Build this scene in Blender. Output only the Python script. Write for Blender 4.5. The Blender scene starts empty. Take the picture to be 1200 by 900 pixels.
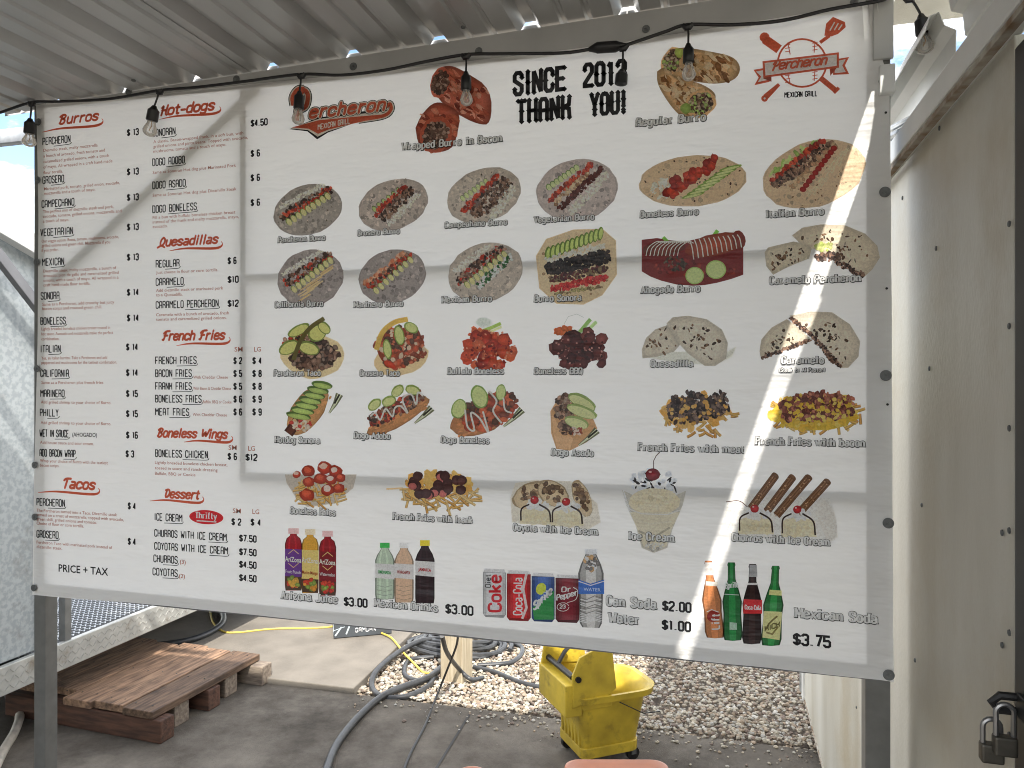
import bpy, math, random
from mathutils import Vector, Matrix
R = math.radians
random.seed(7)
rnd = random.random
def ru(a, b): return a + (b - a) * random.random()
sc = bpy.context.scene
C = sc.collection

# ------------------------------------------------------------------ camera, sky, sun, exposure
F, TH, HZ, DIST, CAMH = 880.0, math.atan2(242, 880), 446.0, 1.851, 1.72
cam_d = bpy.data.cameras.new('camera'); cam = bpy.data.objects.new('camera', cam_d); C.objects.link(cam)
cam.location = (0, -DIST, CAMH); cam.rotation_euler = (R(90), 0, TH)
cam_d.sensor_fit = 'HORIZONTAL'; cam_d.sensor_width = 36; cam_d.lens = F / 1200 * 36
cam_d.shift_y = -4 / 1200; cam_d.clip_start = 0.02; cam_d.clip_end = 2000
sc.camera = cam

SUN = Vector((-0.33, 0.715, -1.0)).normalized()          # the way the light travels
sun_el = math.asin(-SUN.z); sun_az = math.atan2(-SUN.x, -SUN.y)   # compass angle from +Y towards +X
w = bpy.data.worlds.new("World"); sc.world = w; w.use_nodes = True
nt = w.node_tree; nt.nodes.clear()
out = nt.nodes.new('ShaderNodeOutputWorld'); bg = nt.nodes.new('ShaderNodeBackground')
sky = nt.nodes.new('ShaderNodeTexSky'); sky.sky_type = 'NISHITA'; sky.sun_disc = False
sky.dust_density = .2; sky.ozone_density = 2.0; sky.sun_elevation = sun_el; sky.sun_rotation = sun_az
tc = nt.nodes.new('ShaderNodeTexCoord'); mp = nt.nodes.new('ShaderNodeMapping'); mp.inputs['Scale'].default_value = (1, 1, 2.6)
mp.inputs['Location'].default_value = (0.3, 0.1, 0.2)
no = nt.nodes.new('ShaderNodeTexNoise'); no.inputs['Scale'].default_value = 3.4; no.inputs['Detail'].default_value = 8; no.inputs['Roughness'].default_value = .55
cr = nt.nodes.new('ShaderNodeValToRGB'); cr.color_ramp.elements[0].position = .44; cr.color_ramp.elements[1].position = .56
mx = nt.nodes.new('ShaderNodeMix'); mx.data_type = 'RGBA'; mx.inputs[7].default_value = (12.5, 12.0, 11.2, 1)
L = nt.links.new
L(tc.outputs['Generated'], mp.inputs[0]); L(mp.outputs[0], no.inputs['Vector']); L(no.outputs[0], cr.inputs[0])
L(cr.outputs[0], mx.inputs[0]); L(sky.outputs[0], mx.inputs[6]); L(mx.outputs[2], bg.inputs[0]); L(bg.outputs[0], out.inputs[0])
bg.inputs[1].default_value = 0.125
sd = bpy.data.lights.new('sun', 'SUN'); sd.energy = 2.7; sd.angle = R(0.5); sd.color = (1, .95, .87)
so = bpy.data.objects.new('sun', sd); C.objects.link(so); so.rotation_euler = SUN.to_track_quat('-Z', 'Y').to_euler(); so.location = (3, -5, 8)
sc.view_settings.view_transform = 'Standard'; sc.view_settings.look = 'None'
sc.view_settings.exposure = 1.45; sc.view_settings.gamma = 1
try:
    sc.cycles.filter_width = 1.0
    sc.cycles.diffuse_bounces = 6; sc.cycles.transmission_bounces = 8; sc.cycles.max_bounces = 12; sc.cycles.sample_clamp_indirect = 6
except Exception: pass

# ------------------------------------------------------------------ helpers
CT, ST = math.cos(TH), math.sin(TH)
def ray(px, py):                                         # direction through a picture point, in the place's axes
    a = px - 600
    return Vector((-F * ST + a * CT, F * CT + a * ST, HZ - py))
def at_y(px, py, y=0.0):
    d = ray(px, py); t = (y + DIST) / d.y; return Vector((d.x * t, y, CAMH + d.z * t))
def at_x(px, py, x):
    d = ray(px, py); t = x / d.x; return Vector((x, -DIST + d.y * t, CAMH + d.z * t))
def at_z(px, py, z=0.0):
    d = ray(px, py); t = (z - CAMH) / d.z; return Vector((d.x * t, -DIST + d.y * t, z))
def lin(c):
    m_ = .3 * c[0] + .59 * c[1] + .11 * c[2]; c = [v * .88 + m_ * .12 for v in c]
    return tuple((x / 255 / 12.92) if x <= 10 else ((x / 255 + .055) / 1.055) ** 2.4 for x in c)
def tag(o, label=None, cat=None, group=None, kind=None):
    if label: o['label'] = label
    if cat: o['category'] = cat
    if group: o['group'] = group
    if kind: o['kind'] = kind
    return o
def empty(name, loc=(0, 0, 0), rz=0):
    o = bpy.data.objects.new(name, None); C.objects.link(o); o.location = loc; o.rotation_euler = (0, 0, rz); o.empty_display_size = .1
    return o

class MB:
    def __init__(s): s.v = []; s.f = []; s.c = None
    def add(s, vs, fs):
        n = len(s.v); s.v += [tuple(v) for v in vs]; s.f += [tuple(i + n for i in f) for f in fs]; return s
    def box(s, x0, x1, y0, y1, z0, z1, M=None):
        vs = [Vector((x, y, z)) for x in (x0, x1) for y in (y0, y1) for z in (z0, z1)]
        if M: vs = [M @ v for v in vs]
        return s.add(vs, [(0, 1, 3, 2), (4, 6, 7, 5), (0, 4, 5, 1), (2, 3, 7, 6), (0, 2, 6, 4), (1, 5, 7, 3)])
    def bar(s, a, b, wx, wz, up=(0, 0, 1)):              # square bar from a to b
        a = Vector(a); b = Vector(b); d = (b - a); L_ = d.length; d.normalize(); u = Vector(up)
        if abs(d.dot(u)) > .98: u = Vector((0, 1, 0))
        x = d.cross(u).normalized(); z = x.cross(d)
        M = Matrix((x, d, z)).transposed().to_4x4(); M.translation = a
        return s.box(-wx / 2, wx / 2, 0, L_, -wz / 2, wz / 2, M)
    def tube(s, pts, r, n=8, cap=True):
        pts = [Vector(p) for p in pts]; N = len(pts); rs = r if isinstance(r, (list, tuple)) else [r] * N
        base = len(s.v); pv = None
        for i, p in enumerate(pts):
            d = (pts[min(i + 1, N - 1)] - pts[max(i - 1, 0)])
            if d.length < 1e-9: d = Vector((0, 0, 1))
            d.normalize()
            if pv is None:
                pv = d.orthogonal().normalized()
            pv = (pv - d * pv.dot(d)); pv.normalize(); q = d.cross(pv)
            for k in range(n):
                a = 2 * math.pi * k / n
                s.v.append(tuple(p + (pv * math.cos(a) + q * math.sin(a)) * rs[i]))
        for i in range(N - 1):
            for k in range(n):
                a = base + i * n + k; b = base + i * n + (k + 1) % n
                s.f.append((a, b, b + n, a + n))
        if cap:
            s.f.append(tuple(base + k for k in range(n))[::-1]); s.f.append(tuple(base + (N - 1) * n + k for k in range(n)))
        return s
    def lathe(s, prof, c=(0, 0, 0), M=None, n=14):       # prof: (r, z)
        base = len(s.v); c = Vector(c)
        for r, z in prof:
            for k in range(n):
                a = 2 * math.pi * k / n; v = Vector((r * math.cos(a), r * math.sin(a), z))
                if M: v = M @ v
                s.v.append(tuple(v + c))
        for i in range(len(prof) - 1):
            for k in range(n):
                a = base + i * n + k; b = base + i * n + (k + 1) % n
                s.f.append((a, b, b + n, a + n))
        s.f.append(tuple(base + k for k in range(n))[::-1]); s.f.append(tuple(base + (len(prof) - 1) * n + k for k in range(n)))
        return s
    def loft(s, rings, cap=True):
        base = len(s.v); n = len(rings[0])
        for r in rings: s.v += [tuple(p) for p in r]
        for i in range(len(rings) - 1):
            for k in range(n):
                a = base + i * n + k; b = base + i * n + (k + 1) % n
                s.f.append((a, b, b + n, a + n))
        if cap:
            s.f.append(tuple(base + k for k in range(n))[::-1]); s.f.append(tuple(base + (len(rings) - 1) * n + k for k in range(n)))
        return s
    def build(s, name, mat, parent=None, bevel=0, smooth=False, cols=None):
        me = bpy.data.meshes.new(name); me.from_pydata(s.v, [], s.f); me.update()
        if cols:
            at = me.color_attributes.new('Col', 'FLOAT_COLOR', 'POINT')
            flat = []
            for c in cols: flat += [c[0], c[1], c[2], 1]
            at.data.foreach_set('color', flat)
        me.materials.append(mat)
        if smooth:
            me.shade_smooth()
            try: me.set_sharp_from_angle(angle=R(40))
            except Exception: pass
        o = bpy.data.objects.new(name, me); C.objects.link(o)
        if parent: o.parent = parent
        if bevel:
            b = o.modifiers.new('bevel', 'BEVEL'); b.width = bevel; b.segments = 2; b.limit_method = 'ANGLE'; b.angle_limit = R(50)
        return o

def smoothline(pts, k=8):                                # Catmull-Rom
    P = [Vector(p) for p in pts]; P = [P[0] * 2 - P[1]] + P + [P[-1] * 2 - P[-2]]; o = []
    for i in range(1, len(P) - 2):
        for j in range(k):
            t = j / k; a, b, c, d = P[i - 1:i + 3]
            o.append(.5 * ((2 * b) + (c - a) * t + (2 * a - 5 * b + 4 * c - d) * t * t + (3 * b - a - 3 * c + d) * t ** 3))
    o.append(P[-2]); return o

# ------------------------------------------------------------------ materials
def mat(name, col, rough=.6, metal=0, var=0, vscale=8, col2=None, bump=0, bscale=60, spec=.5, detail=6, ramp=(.35, .65), stretch=None, extra=None):
    m = bpy.data.materials.new(name); m.use_nodes = True; n = m.node_tree; b = n.nodes['Principled BSDF']
    b.inputs['Base Color'].default_value = (*col, 1); b.inputs['Roughness'].default_value = rough; b.inputs['Metallic'].default_value = metal
    b.inputs['Specular IOR Level'].default_value = spec
    t = n.nodes.new('ShaderNodeTexCoord'); src = t.outputs['Object']
    if stretch:
        q = n.nodes.new('ShaderNodeMapping'); q.inputs['Scale'].default_value = stretch; n.links.new(src, q.inputs[0]); src = q.outputs[0]
    if col2 is None and var: col2 = tuple(c * (1 - var) for c in col)
    if col2:
        a = n.nodes.new('ShaderNodeTexNoise'); a.inputs['Scale'].default_value = vscale; a.inputs['Detail'].default_value = detail
        r = n.nodes.new('ShaderNodeValToRGB'); r.color_ramp.elements[0].position = ramp[0]; r.color_ramp.elements[1].position = ramp[1]
        r.color_ramp.elements[0].color = (*col2, 1); r.color_ramp.elements[1].color = (*col, 1)
        n.links.new(src, a.inputs['Vector']); n.links.new(a.outputs[0], r.inputs[0]); colout = r.outputs[0]
        if extra:                                        # a second, sparse stain colour: (colour, scale, lo, hi)
            ec, es, lo, hi = extra
            a2 = n.nodes.new('ShaderNodeTexNoise'); a2.inputs['Scale'].default_value = es; a2.inputs['Detail'].default_value = 9; a2.inputs['Roughness'].default_value = .65
            r2 = n.nodes.new('ShaderNodeValToRGB'); r2.color_ramp.elements[0].position = lo; r2.color_ramp.elements[1].position = hi
            x = n.nodes.new('ShaderNodeMix'); x.data_type = 'RGBA'; x.inputs[7].default_value = (*ec, 1)
            n.links.new(t.outputs['Object'], a2.inputs['Vector']); n.links.new(a2.outputs[0], r2.inputs[0]); n.links.new(r2.outputs[0], x.inputs[0])
            n.links.new(colout, x.inputs[6]); colout = x.outputs[2]
        n.links.new(colout, b.inputs['Base Color'])
    if bump:
        a = n.nodes.new('ShaderNodeTexNoise'); a.inputs['Scale'].default_value = bscale; a.inputs['Detail'].default_value = 5
        u = n.nodes.new('ShaderNodeBump'); u.inputs['Strength'].default_value = bump; u.inputs['Distance'].default_value = .004
        n.links.new(src, a.inputs['Vector']); n.links.new(a.outputs[0], u.inputs['Height']); n.links.new(u.outputs[0], b.inputs['Normal'])
    return m
def sheet_mat(name, base=None, trans=.45):               # vinyl: part of the light behind comes through
    m = bpy.data.materials.new(name); m.use_nodes = True; n = m.node_tree; b = n.nodes['Principled BSDF']; o = n.nodes['Material Output']
    b.inputs['Roughness'].default_value = .42; b.inputs['Specular IOR Level'].default_value = .35
    tr = n.nodes.new('ShaderNodeBsdfTranslucent'); mixs = n.nodes.new('ShaderNodeMixShader'); mixs.inputs[0].default_value = trans
    if base is None:
        c = n.nodes.new('ShaderNodeVertexColor'); c.layer_name = 'Col'; tc0 = n.nodes.new('ShaderNodeTexCoord')
        n0 = n.nodes.new('ShaderNodeTexNoise'); n0.inputs['Scale'].default_value = 210; n0.inputs['Detail'].default_value = 4; n0.inputs['Roughness'].default_value = .7
        r0 = n.nodes.new('ShaderNodeMapRange'); r0.inputs[1].default_value = .3; r0.inputs[2].default_value = .7; r0.inputs[3].default_value = .78; r0.inputs[4].default_value = 1.14
        v0 = n.nodes.new('ShaderNodeVectorMath'); v0.operation = 'SCALE'; v1 = n.nodes.new('ShaderNodeVectorMath'); v1.operation = 'MINIMUM'; v1.inputs[1].default_value = (.92, .92, .92)
        n.links.new(tc0.outputs['Object'], n0.inputs['Vector']); n.links.new(n0.outputs[0], r0.inputs[0]); n.links.new(c.outputs[0], v0.inputs[0]); n.links.new(r0.outputs[0], v0.inputs['Scale']); n.links.new(v0.outputs[0], v1.inputs[0])
        n.links.new(v1.outputs[0], b.inputs['Base Color']); n.links.new(v1.outputs[0], tr.inputs[0])
    else:
        b.inputs['Base Color'].default_value = (*base, 1); tr.inputs[0].default_value = (*base, 1)
    t = n.nodes.new('ShaderNodeTexCoord'); mpn = n.nodes.new('ShaderNodeMapping'); mpn.inputs['Scale'].default_value = (1.0, 1, 3.2)
    a = n.nodes.new('ShaderNodeTexNoise'); a.inputs['Scale'].default_value = 3.0; a.inputs['Detail'].default_value = 4
    wv = n.nodes.new('ShaderNodeTexNoise'); wv.inputs['Scale'].default_value = 1.0; wv.inputs['Detail'].default_value = 2
    mp2 = n.nodes.new('ShaderNodeMapping'); mp2.inputs['Scale'].default_value = (2, 1, 60)
    ad = n.nodes.new('ShaderNodeMath'); ad.operation = 'MULTIPLY_ADD'; ad.inputs[1].default_value = .05
    u = n.nodes.new('ShaderNodeBump'); u.inputs['Strength'].default_value = .8; u.inputs['Distance'].default_value = .035
    n.links.new(t.outputs['Object'], mpn.inputs[0]); n.links.new(mpn.outputs[0], a.inputs['Vector'])
    n.links.new(t.outputs['Object'], mp2.inputs[0]); n.links.new(mp2.outputs[0], wv.inputs['Vector'])
    n.links.new(wv.outputs[0], ad.inputs[0]); n.links.new(a.outputs[0], ad.inputs[2]); n.links.new(ad.outputs[0], u.inputs['Height'])
    n.links.new(u.outputs[0], b.inputs['Normal'])
    n.links.new(b.outputs[0], mixs.inputs[1]); n.links.new(tr.outputs[0], mixs.inputs[2]); n.links.new(mixs.outputs[0], o.inputs[0])
    return m
M = {}
M['vinyl'] = sheet_mat('white_vinyl', (.86, .855, .84), .2)
M['ink'] = sheet_mat('printed_ink', trans=.2)
M['concrete'] = mat('concrete', (.20, .178, .148), .92, var=.25, vscale=5, bump=.5, bscale=90, extra=((.22, .19, .155), 2.3, .56, .76))
M['pavement'] = mat('pavement', (.185, .165, .138), .92, col2=(.075, .064, .052), vscale=2.0, detail=12, ramp=(.36, .64), bump=.7, bscale=150, extra=((.045, .038, .03), 1.1, .50, .70), spec=.25)
for nd in M['pavement'].node_tree.nodes:
    if nd.type == 'TEX_NOISE' and nd.inputs['Scale'].default_value < 3: nd.inputs['Roughness'].default_value = .72
M['soil'] = mat('soil', (.24, .20, .16), .95, var=.4, vscale=20, bump=.6)
M['galv'] = mat('galvanised_steel', (.50, .52, .53), .42, .75, col2=(.36, .38, .40), vscale=30, detail=2, bump=.03, bscale=20)
M['galv_spangle'] = mat('spangled_galvanised_sheet', (.40, .43, .44), .55, .35, col2=(.31, .34, .35), vscale=42, detail=3, ramp=(.42, .58), extra=((.22, .22, .21), 5, .58, .75))
M['roof'] = mat('roof_underside_steel', (.50, .50, .49), .38, .4, var=.25, vscale=3, stretch=(1, .15, 1), bump=.1, bscale=6)
M['alu'] = mat('brushed_aluminium', (.50, .50, .49), .45, .25, var=.15, vscale=6)
M['post'] = mat('grey_primed_steel', (.19, .19, .18), .5, .3, var=.2, vscale=20, bump=.1, bscale=80)
M['frame'] = mat('frame_tube_steel', (.20, .20, .21), .5, .5, var=.2, vscale=10)
M['washer'] = mat('zinc_washer', (.17, .18, .18), .55, .3, var=.35, vscale=60)
M['dark'] = mat('dark_steel', (.03, .03, .03), .5, .3, var=.3)
M['wall'] = mat('cream_painted_wall', (.62, .605, .54), .48, col2=(.44, .415, .34), vscale=3, stretch=(1, 1, .25), bump=.35, bscale=260, extra=((.40, .33, .21), 1.7, .50, .78))
M['white'] = mat('white_painted_steel', (.78, .79, .77), .45, var=.12, vscale=5, extra=((.45, .42, .36), 4, .62, .8))
M['rust'] = mat('rusty_edge', (.22, .14, .08), .8, var=.5, vscale=20, col2=(.5, .48, .42))
M['black'] = mat('black_rubber', (.012, .012, .013), .42, var=.3, vscale=30)
M['hose'] = mat('black_hose_rubber', (.045, .047, .05), .4, var=.4, vscale=25)
M['yellowcord'] = mat('yellow_cord', (.72, .55, .10), .5, var=.2, vscale=30)
M['whitepipe'] = mat('white_pipe', (.55, .50, .42), .5, var=.3, vscale=15)
M['yellow'] = mat('yellow_plastic', (.66, .48, .045), .45, col2=(.42, .30, .03), vscale=7, bump=.15, bscale=50, extra=((.17, .13, .03), 11, .55, .78))
M['orange'] = mat('orange_plastic', (.42, .13, .045), .38, var=.15, vscale=12)
M['plank'] = mat('weathered_plank', (.27, .165, .10), .78, col2=(.10, .058, .036), vscale=9, stretch=(6, .7, 6), bump=.5, bscale=18, extra=((.03, .02, .014), 5, .55, .75))
_pn = M['plank'].node_tree; _b = _pn.nodes['Principled BSDF']; _l = _b.inputs['Base Color'].links[0].from_socket
_oi = _pn.nodes.new('ShaderNodeObjectInfo'); _mr = _pn.nodes.new('ShaderNodeMapRange'); _mr.inputs[3].default_value = .6; _mr.inputs[4].default_value = 1.35; _sc = _pn.nodes.new('ShaderNodeVectorMath'); _sc.operation = 'SCALE'
_pn.links.new(_oi.outputs['Random'], _mr.inputs[0]); _pn.links.new(_mr.outputs[0], _sc.inputs['Scale']); _pn.links.new(_l, _sc.inputs[0]); _pn.links.new(_sc.outputs[0], _b.inputs['Base Color'])
M['beam'] = mat('dark_timber', (.11, .05, .03), .8, col2=(.045, .022, .014), vscale=9, stretch=(.8, 6, 6), bump=.6, bscale=18)
M['beamgrey'] = mat('grey_timber_end', (.26, .21, .16), .85, col2=(.13, .10, .08), vscale=14, stretch=(1, 4, 4), bump=.5, bscale=30)
M['woodpost'] = mat('pale_pine_post', (.50, .43, .31), .8, col2=(.33, .27, .18), vscale=7, stretch=(8, 8, .6), bump=.5, bscale=14)
M['carton'] = mat('grey_printed_carton', (.075, .085, .095), .5, var=.3, vscale=8)
M['print'] = mat('pale_print', (.55, .62, .66), .5, var=.2, vscale=30)
M['brass'] = mat('dull_padlock_metal', (.13, .12, .10), .5, .6, var=.3, vscale=40)
M['chrome'] = mat('padlock_shackle', (.30, .30, .30), .35, .8)
M['blue'] = mat('blue_plastic', (.03, .16, .55), .4)
M['filament'] = mat('bulb_filament', (.45, .25, .08), .4, .8)
g = bpy.data.materials.new('bulb_glass'); g.use_nodes = True; gn = g.node_tree; gb = gn.nodes['Principled BSDF']
gb.inputs['Base Color'].default_value = (1, .97, .92, 1); gb.inputs['Roughness'].default_value = .03; gb.inputs['Alpha'].default_value = .3
gb.inputs['Specular IOR Level'].default_value = .9
lw = gn.nodes.new('ShaderNodeFresnel'); lw.inputs[0].default_value = 1.9; gm_ = gn.nodes.new('ShaderNodeMath'); gm_.operation = 'ADD'; gm_.use_clamp = True; gm_.inputs[1].default_value = .16
gn.links.new(lw.outputs[0], gm_.inputs[0]); gn.links.new(gm_.outputs[0], gb.inputs['Alpha'])
M['glass'] = g
st = bpy.data.materials.new('gravel_stone'); st.use_nodes = True; sn = st.node_tree
vc = sn.nodes.new('ShaderNodeVertexColor'); vc.layer_name = 'Col'; sn.links.new(vc.outputs[0], sn.nodes['Principled BSDF'].inputs['Base Color']); sn.nodes['Principled BSDF'].inputs['Roughness'].default_value = .85
M['stone'] = st
# woven paint-roller relief of the wall: fine ribs
def deck_mat():
    m = mat('diamond_plate', (.50, .50, .47), .5, .5, var=.25, vscale=12, extra=((.24, .19, .13), 7, .56, .75)); return m
M['deck'] = deck_mat()

# ------------------------------------------------------------------ ground
CX1 = 0.42                                               # face of the container wall
g0 = MB(); Y0 = 1.89
g0.add([(-60, Y0, -.05), (60, Y0, -.05), (60, 120, -.05), (-60, 120, -.05)], [(0, 1, 2, 3)])
tag(g0.build('gravel_bed', M['soil']), kind='structure')
pv = MB(); pv.box(-60, 60, -60, Y0, -.3, 0)
tag(pv.build('ground', M['pavement']), kind='structure')
# a saw cut in the pavement, raised slab beyond it
a = at_z(512, 900); b = at_z(550, 838)
d = (b - a).normalized(); a = a - d * 2.0
j = MB(); nrm = Vector((-d.y, d.x, 0)) * .006
j.add([a - nrm + Vector((0, 0, .004)), a + nrm + Vector((0, 0, .004)), b + nrm + Vector((0, 0, .004)), b - nrm + Vector((0, 0, .004))], [(0, 3, 2, 1)])
tag(j.build('pavement_joint', M['dark']), kind='structure')
s1 = at_z(404, 815, .03); s2 = at_z(460, 760, .03); s3 = at_z(490, 733, .03)
dr = (s3 - s1).normalized(); far = s1 + dr * 14
sl = MB(); top = [Vector((-14, Y0 + .006, .03)), Vector((s1.x, Y0 + .006, .03)), far, Vector((-14, far.y, .03))]
sl.loft([[p + Vector((0, 0, -.2)) for p in top], top])
tag(sl.build('concrete_slab', M['concrete'], bevel=.006), kind='structure')
# loose gravel
ICO = []
t_ = (1 + 5 ** .5) / 2
iv = [(-1, t_, 0), (1, t_, 0), (-1, -t_, 0), (1, -t_, 0), (0, -1, t_), (0, 1, t_), (0, -1, -t_), (0, 1, -t_), (t_, 0, -1), (t_, 0, 1), (-t_, 0, -1), (-t_, 0, 1)]
iv = [Vector(v).normalized() for v in iv]
fi = [(0, 11, 5), (0, 5, 1), (0, 1, 7), (0, 7, 10), (0, 10, 11), (1, 5, 9), (5, 11, 4), (11, 10, 2), (10, 7, 6), (7, 1, 8), (3, 9, 4), (3, 4, 2), (3, 2, 6), (3, 6, 8), (3, 8, 9), (4, 9, 5), (2, 4, 11), (6, 2, 10), (8, 6, 7), (9, 8, 1)]
variants = []
for k in range(12):
    variants.append([v * ru(.75, 1.2) for v in iv])
gm = MB(); gc = []
SC = [(.66, .60, .48), (.60, .52, .40), (.72, .68, .58), (.50, .39, .28), (.56, .44, .33), (.34, .26, .21), (.76, .73, .66), (.70, .63, .50)]
def edge_x(y): return s1.x + (y - s1.y) * dr.x / dr.y
n = 0
while n < 21000:
    y = Y0 + .01 + (rnd() ** 1.25) * 2.6; x = ru(-2.4, .75)
    if x < edge_x(y) + .008: continue
    n += 1
    r = ru(.0065, .0145); z = -.05 + r * .5 + (ru(0, .012) + (.012 if y < Y0 + .05 else .028))
    M3 = Matrix.Rotation(ru(0, 6.28), 3, 'Z') @ Matrix.Rotation(ru(-.5, .5), 3, 'X')
    sx, sy, sz = r * ru(.9, 1.4), r * ru(.8, 1.1), r * ru(.55, .85)
    col = list(random.choice(SC)); k = ru(.38, .7); col = [c * k for c in col]
    gm.add([M3 @ Vector((v.x * sx, v.y * sy, v.z * sz)) + Vector((x, y, z)) for v in random.choice(variants)], fi)
    gc += [col] * 12
for _ in range(420):
    x = ru(-1.9, .7); y = Y0 - .004 - abs(random.gauss(0, .11)); r = ru(.002, .008) if rnd() < .8 else ru(.008, .012)
    if x < -1.3 and rnd() < .6: continue
    M3 = Matrix.Rotation(ru(0, 6.28), 3, 'Z'); col = list(random.choice(SC)); k = ru(.38, .7); col = [c * k for c in col]
    gm.add([M3 @ Vector((v.x * r * 1.2, v.y * r, v.z * r * .7)) + Vector((x, y, r * .5)) for v in random.choice(variants)], fi); gc += [col] * 12
o = gm.build('gravel', M['stone'], cols=gc); tag(o, 'loose cream and brown gravel stones filling the bed beyond the pavement', 'gravel', kind='stuff')

# ------------------------------------------------------------------ printing: flat coloured shapes laid on the banner
def px2s(px): return DIST / (F * CT + (px - 600) * ST)   # metres per vertical picture unit on the banner there
def inkc(c, k=1.0):
    v = [x * KI * k for x in lin(c)]; m_ = max(v)
    return tuple(x * .92 / m_ for x in v) if m_ > .92 else tuple(v)
LSTEP = 1.1e-5
class Print:
    def __init__(s, base=.0005): s.v = []; s.f = []; s.c = []; s.it = []; s.base = base
    def layer(s, x0, y0, x1, y1):
        l = 0
        for a, b, c_, d_, k in s.it:
            if k >= l and a < x1 and c_ > x0 and b < y1 and d_ > y0: l = k + 1
        if l > 170: l = 130 + l % 40
        s.it.append((x0, y0, x1, y1, l)); return l
    def raw(s, pts, faces, cols, plane=False):           # pts in picture units or (plane) in banner metres
        xs = [p[0] for p in pts]; ys = [p[1] for p in pts]
        l = s.layer(min(xs), min(ys), max(xs), max(ys)); n = len(s.v); y = -(s.base + l * LSTEP)
        for p in pts:
            if plane: s.v.append((p[0], y, p[1]))
            else:
                q = at_y(p[0], p[1], 0); s.v.append((q.x, y, q.z))
        s.f += [tuple(i + n for i in f) for f in faces]; s.c += cols
    def poly(s, pts, col, plane=False):
        s.raw(pts, [tuple(range(len(pts)))], [inkc(col)] * len(pts), plane)
    def shade(s, pts, col, hi=1.2, lo=.7):
        cx = sum(p[0] for p in pts) / len(pts); cy = sum(p[1] for p in pts) / len(pts); pts = chaikin(list(pts) + [pts[0]], 2)[:-1]; c = inkc(col, .85); n = len(pts)
        mid = [(cx + (p[0] - cx) * .7, cy + (p[1] - cy) * .7) for p in pts]
        s.raw([(cx, cy)] + mid + list(pts), [(0, 1 + i, 1 + (i + 1) % n) for i in range(n)] + [(1 + i, 1 + n + i, 1 + n + (i + 1) % n, 1 + (i + 1) % n) for i in range(n)], [[min(.95, v * hi) for v in c]] + [[min(.95, v * (hi * .7 + .3)) for v in c]] * n + [[v * lo for v in c]] * n)
    def blob(s, x, y, rx, ry=None, col=(128, 128, 128), rot=0, n=8, irr=.15, g=.18, jit=.12):
        ry = ry or rx; k = 1 + ru(-jit, jit)
        ca = inkc(col, k * (1 + g)); cb = inkc(col, k * (1 - g))
        cr_, sr = math.cos(rot), math.sin(rot); pts = [(x, y)]; ph = ru(0, 6)
        for i in range(n):
            a = ph + 2 * math.pi * i / n; q = 1 + ru(-irr, irr); u, v = math.cos(a) * rx * q, math.sin(a) * ry * q
            pts.append((x + u * cr_ - v * sr, y + u * sr + v * cr_))
        s.raw(pts, [(0, 1 + i, 1 + (i + 1) % n) for i in range(n)], [ca] + [cb] * n)
    def ribbon(s, pts, wid, col, plane=False, taper=None, hv=1.0, grow=0.0):
        if taper is None and len(pts) > 2:
            for i in range(1, len(pts) - 1):
                a = Vector(pts[i][:2]) - Vector(pts[i - 1][:2]); b = Vector(pts[i + 1][:2]) - Vector(pts[i][:2])
                if a.length > 1e-7 and b.length > 1e-7 and a.angle(b) > 1.95:
                    s.ribbon(pts[:i + 1], wid, col, plane, None, hv, grow); s.ribbon(pts[i:], wid, col, plane, None, hv, grow); return
        P = [Vector((p[0], p[1])) for p in pts]; P2 = [P[0]]
        for p in P[1:]:
            if (p - P2[-1]).length > 1e-7: P2.append(p)
        P = P2; N = len(P)
        if N < 2: return
        vs = []
        for i in range(N):
            a = (P[i] - P[i - 1]).normalized() if i else (P[1] - P[0]).normalized()
            b = (P[i + 1] - P[i]).normalized() if i < N - 1 else a
            t = a + b
            if t.length < .3: t = b.copy()
            t.normalize(); nn = Vector((-t.y, t.x)); m = 1 / max(.6, abs(nn.dot(Vector((-a.y, a.x)))))
            w_ = (wid / 2 * (hv + (1 - hv) * abs(t.y) ** 1.5) + grow / 2) * m * (taper(i / (N - 1)) if taper else 1)
            vs += [P[i] + nn * w_, P[i] - nn * w_]
        c = inkc(col)
        s.raw(vs, [(2 * i, 2 * i + 2, 2 * i + 3, 2 * i + 1) for i in range(N - 1)], [c] * len(vs), plane)
    def build(s, name, parent, label=None):
        if not s.v: return None
        m = MB(); m.v = s.v; m.f = s.f; o = m.build(name, M['ink'], parent, cols=s.c)
        if label: o['label'] = label
        return o
KI = 1.75                                                # picture value -> ink reflectance

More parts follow.
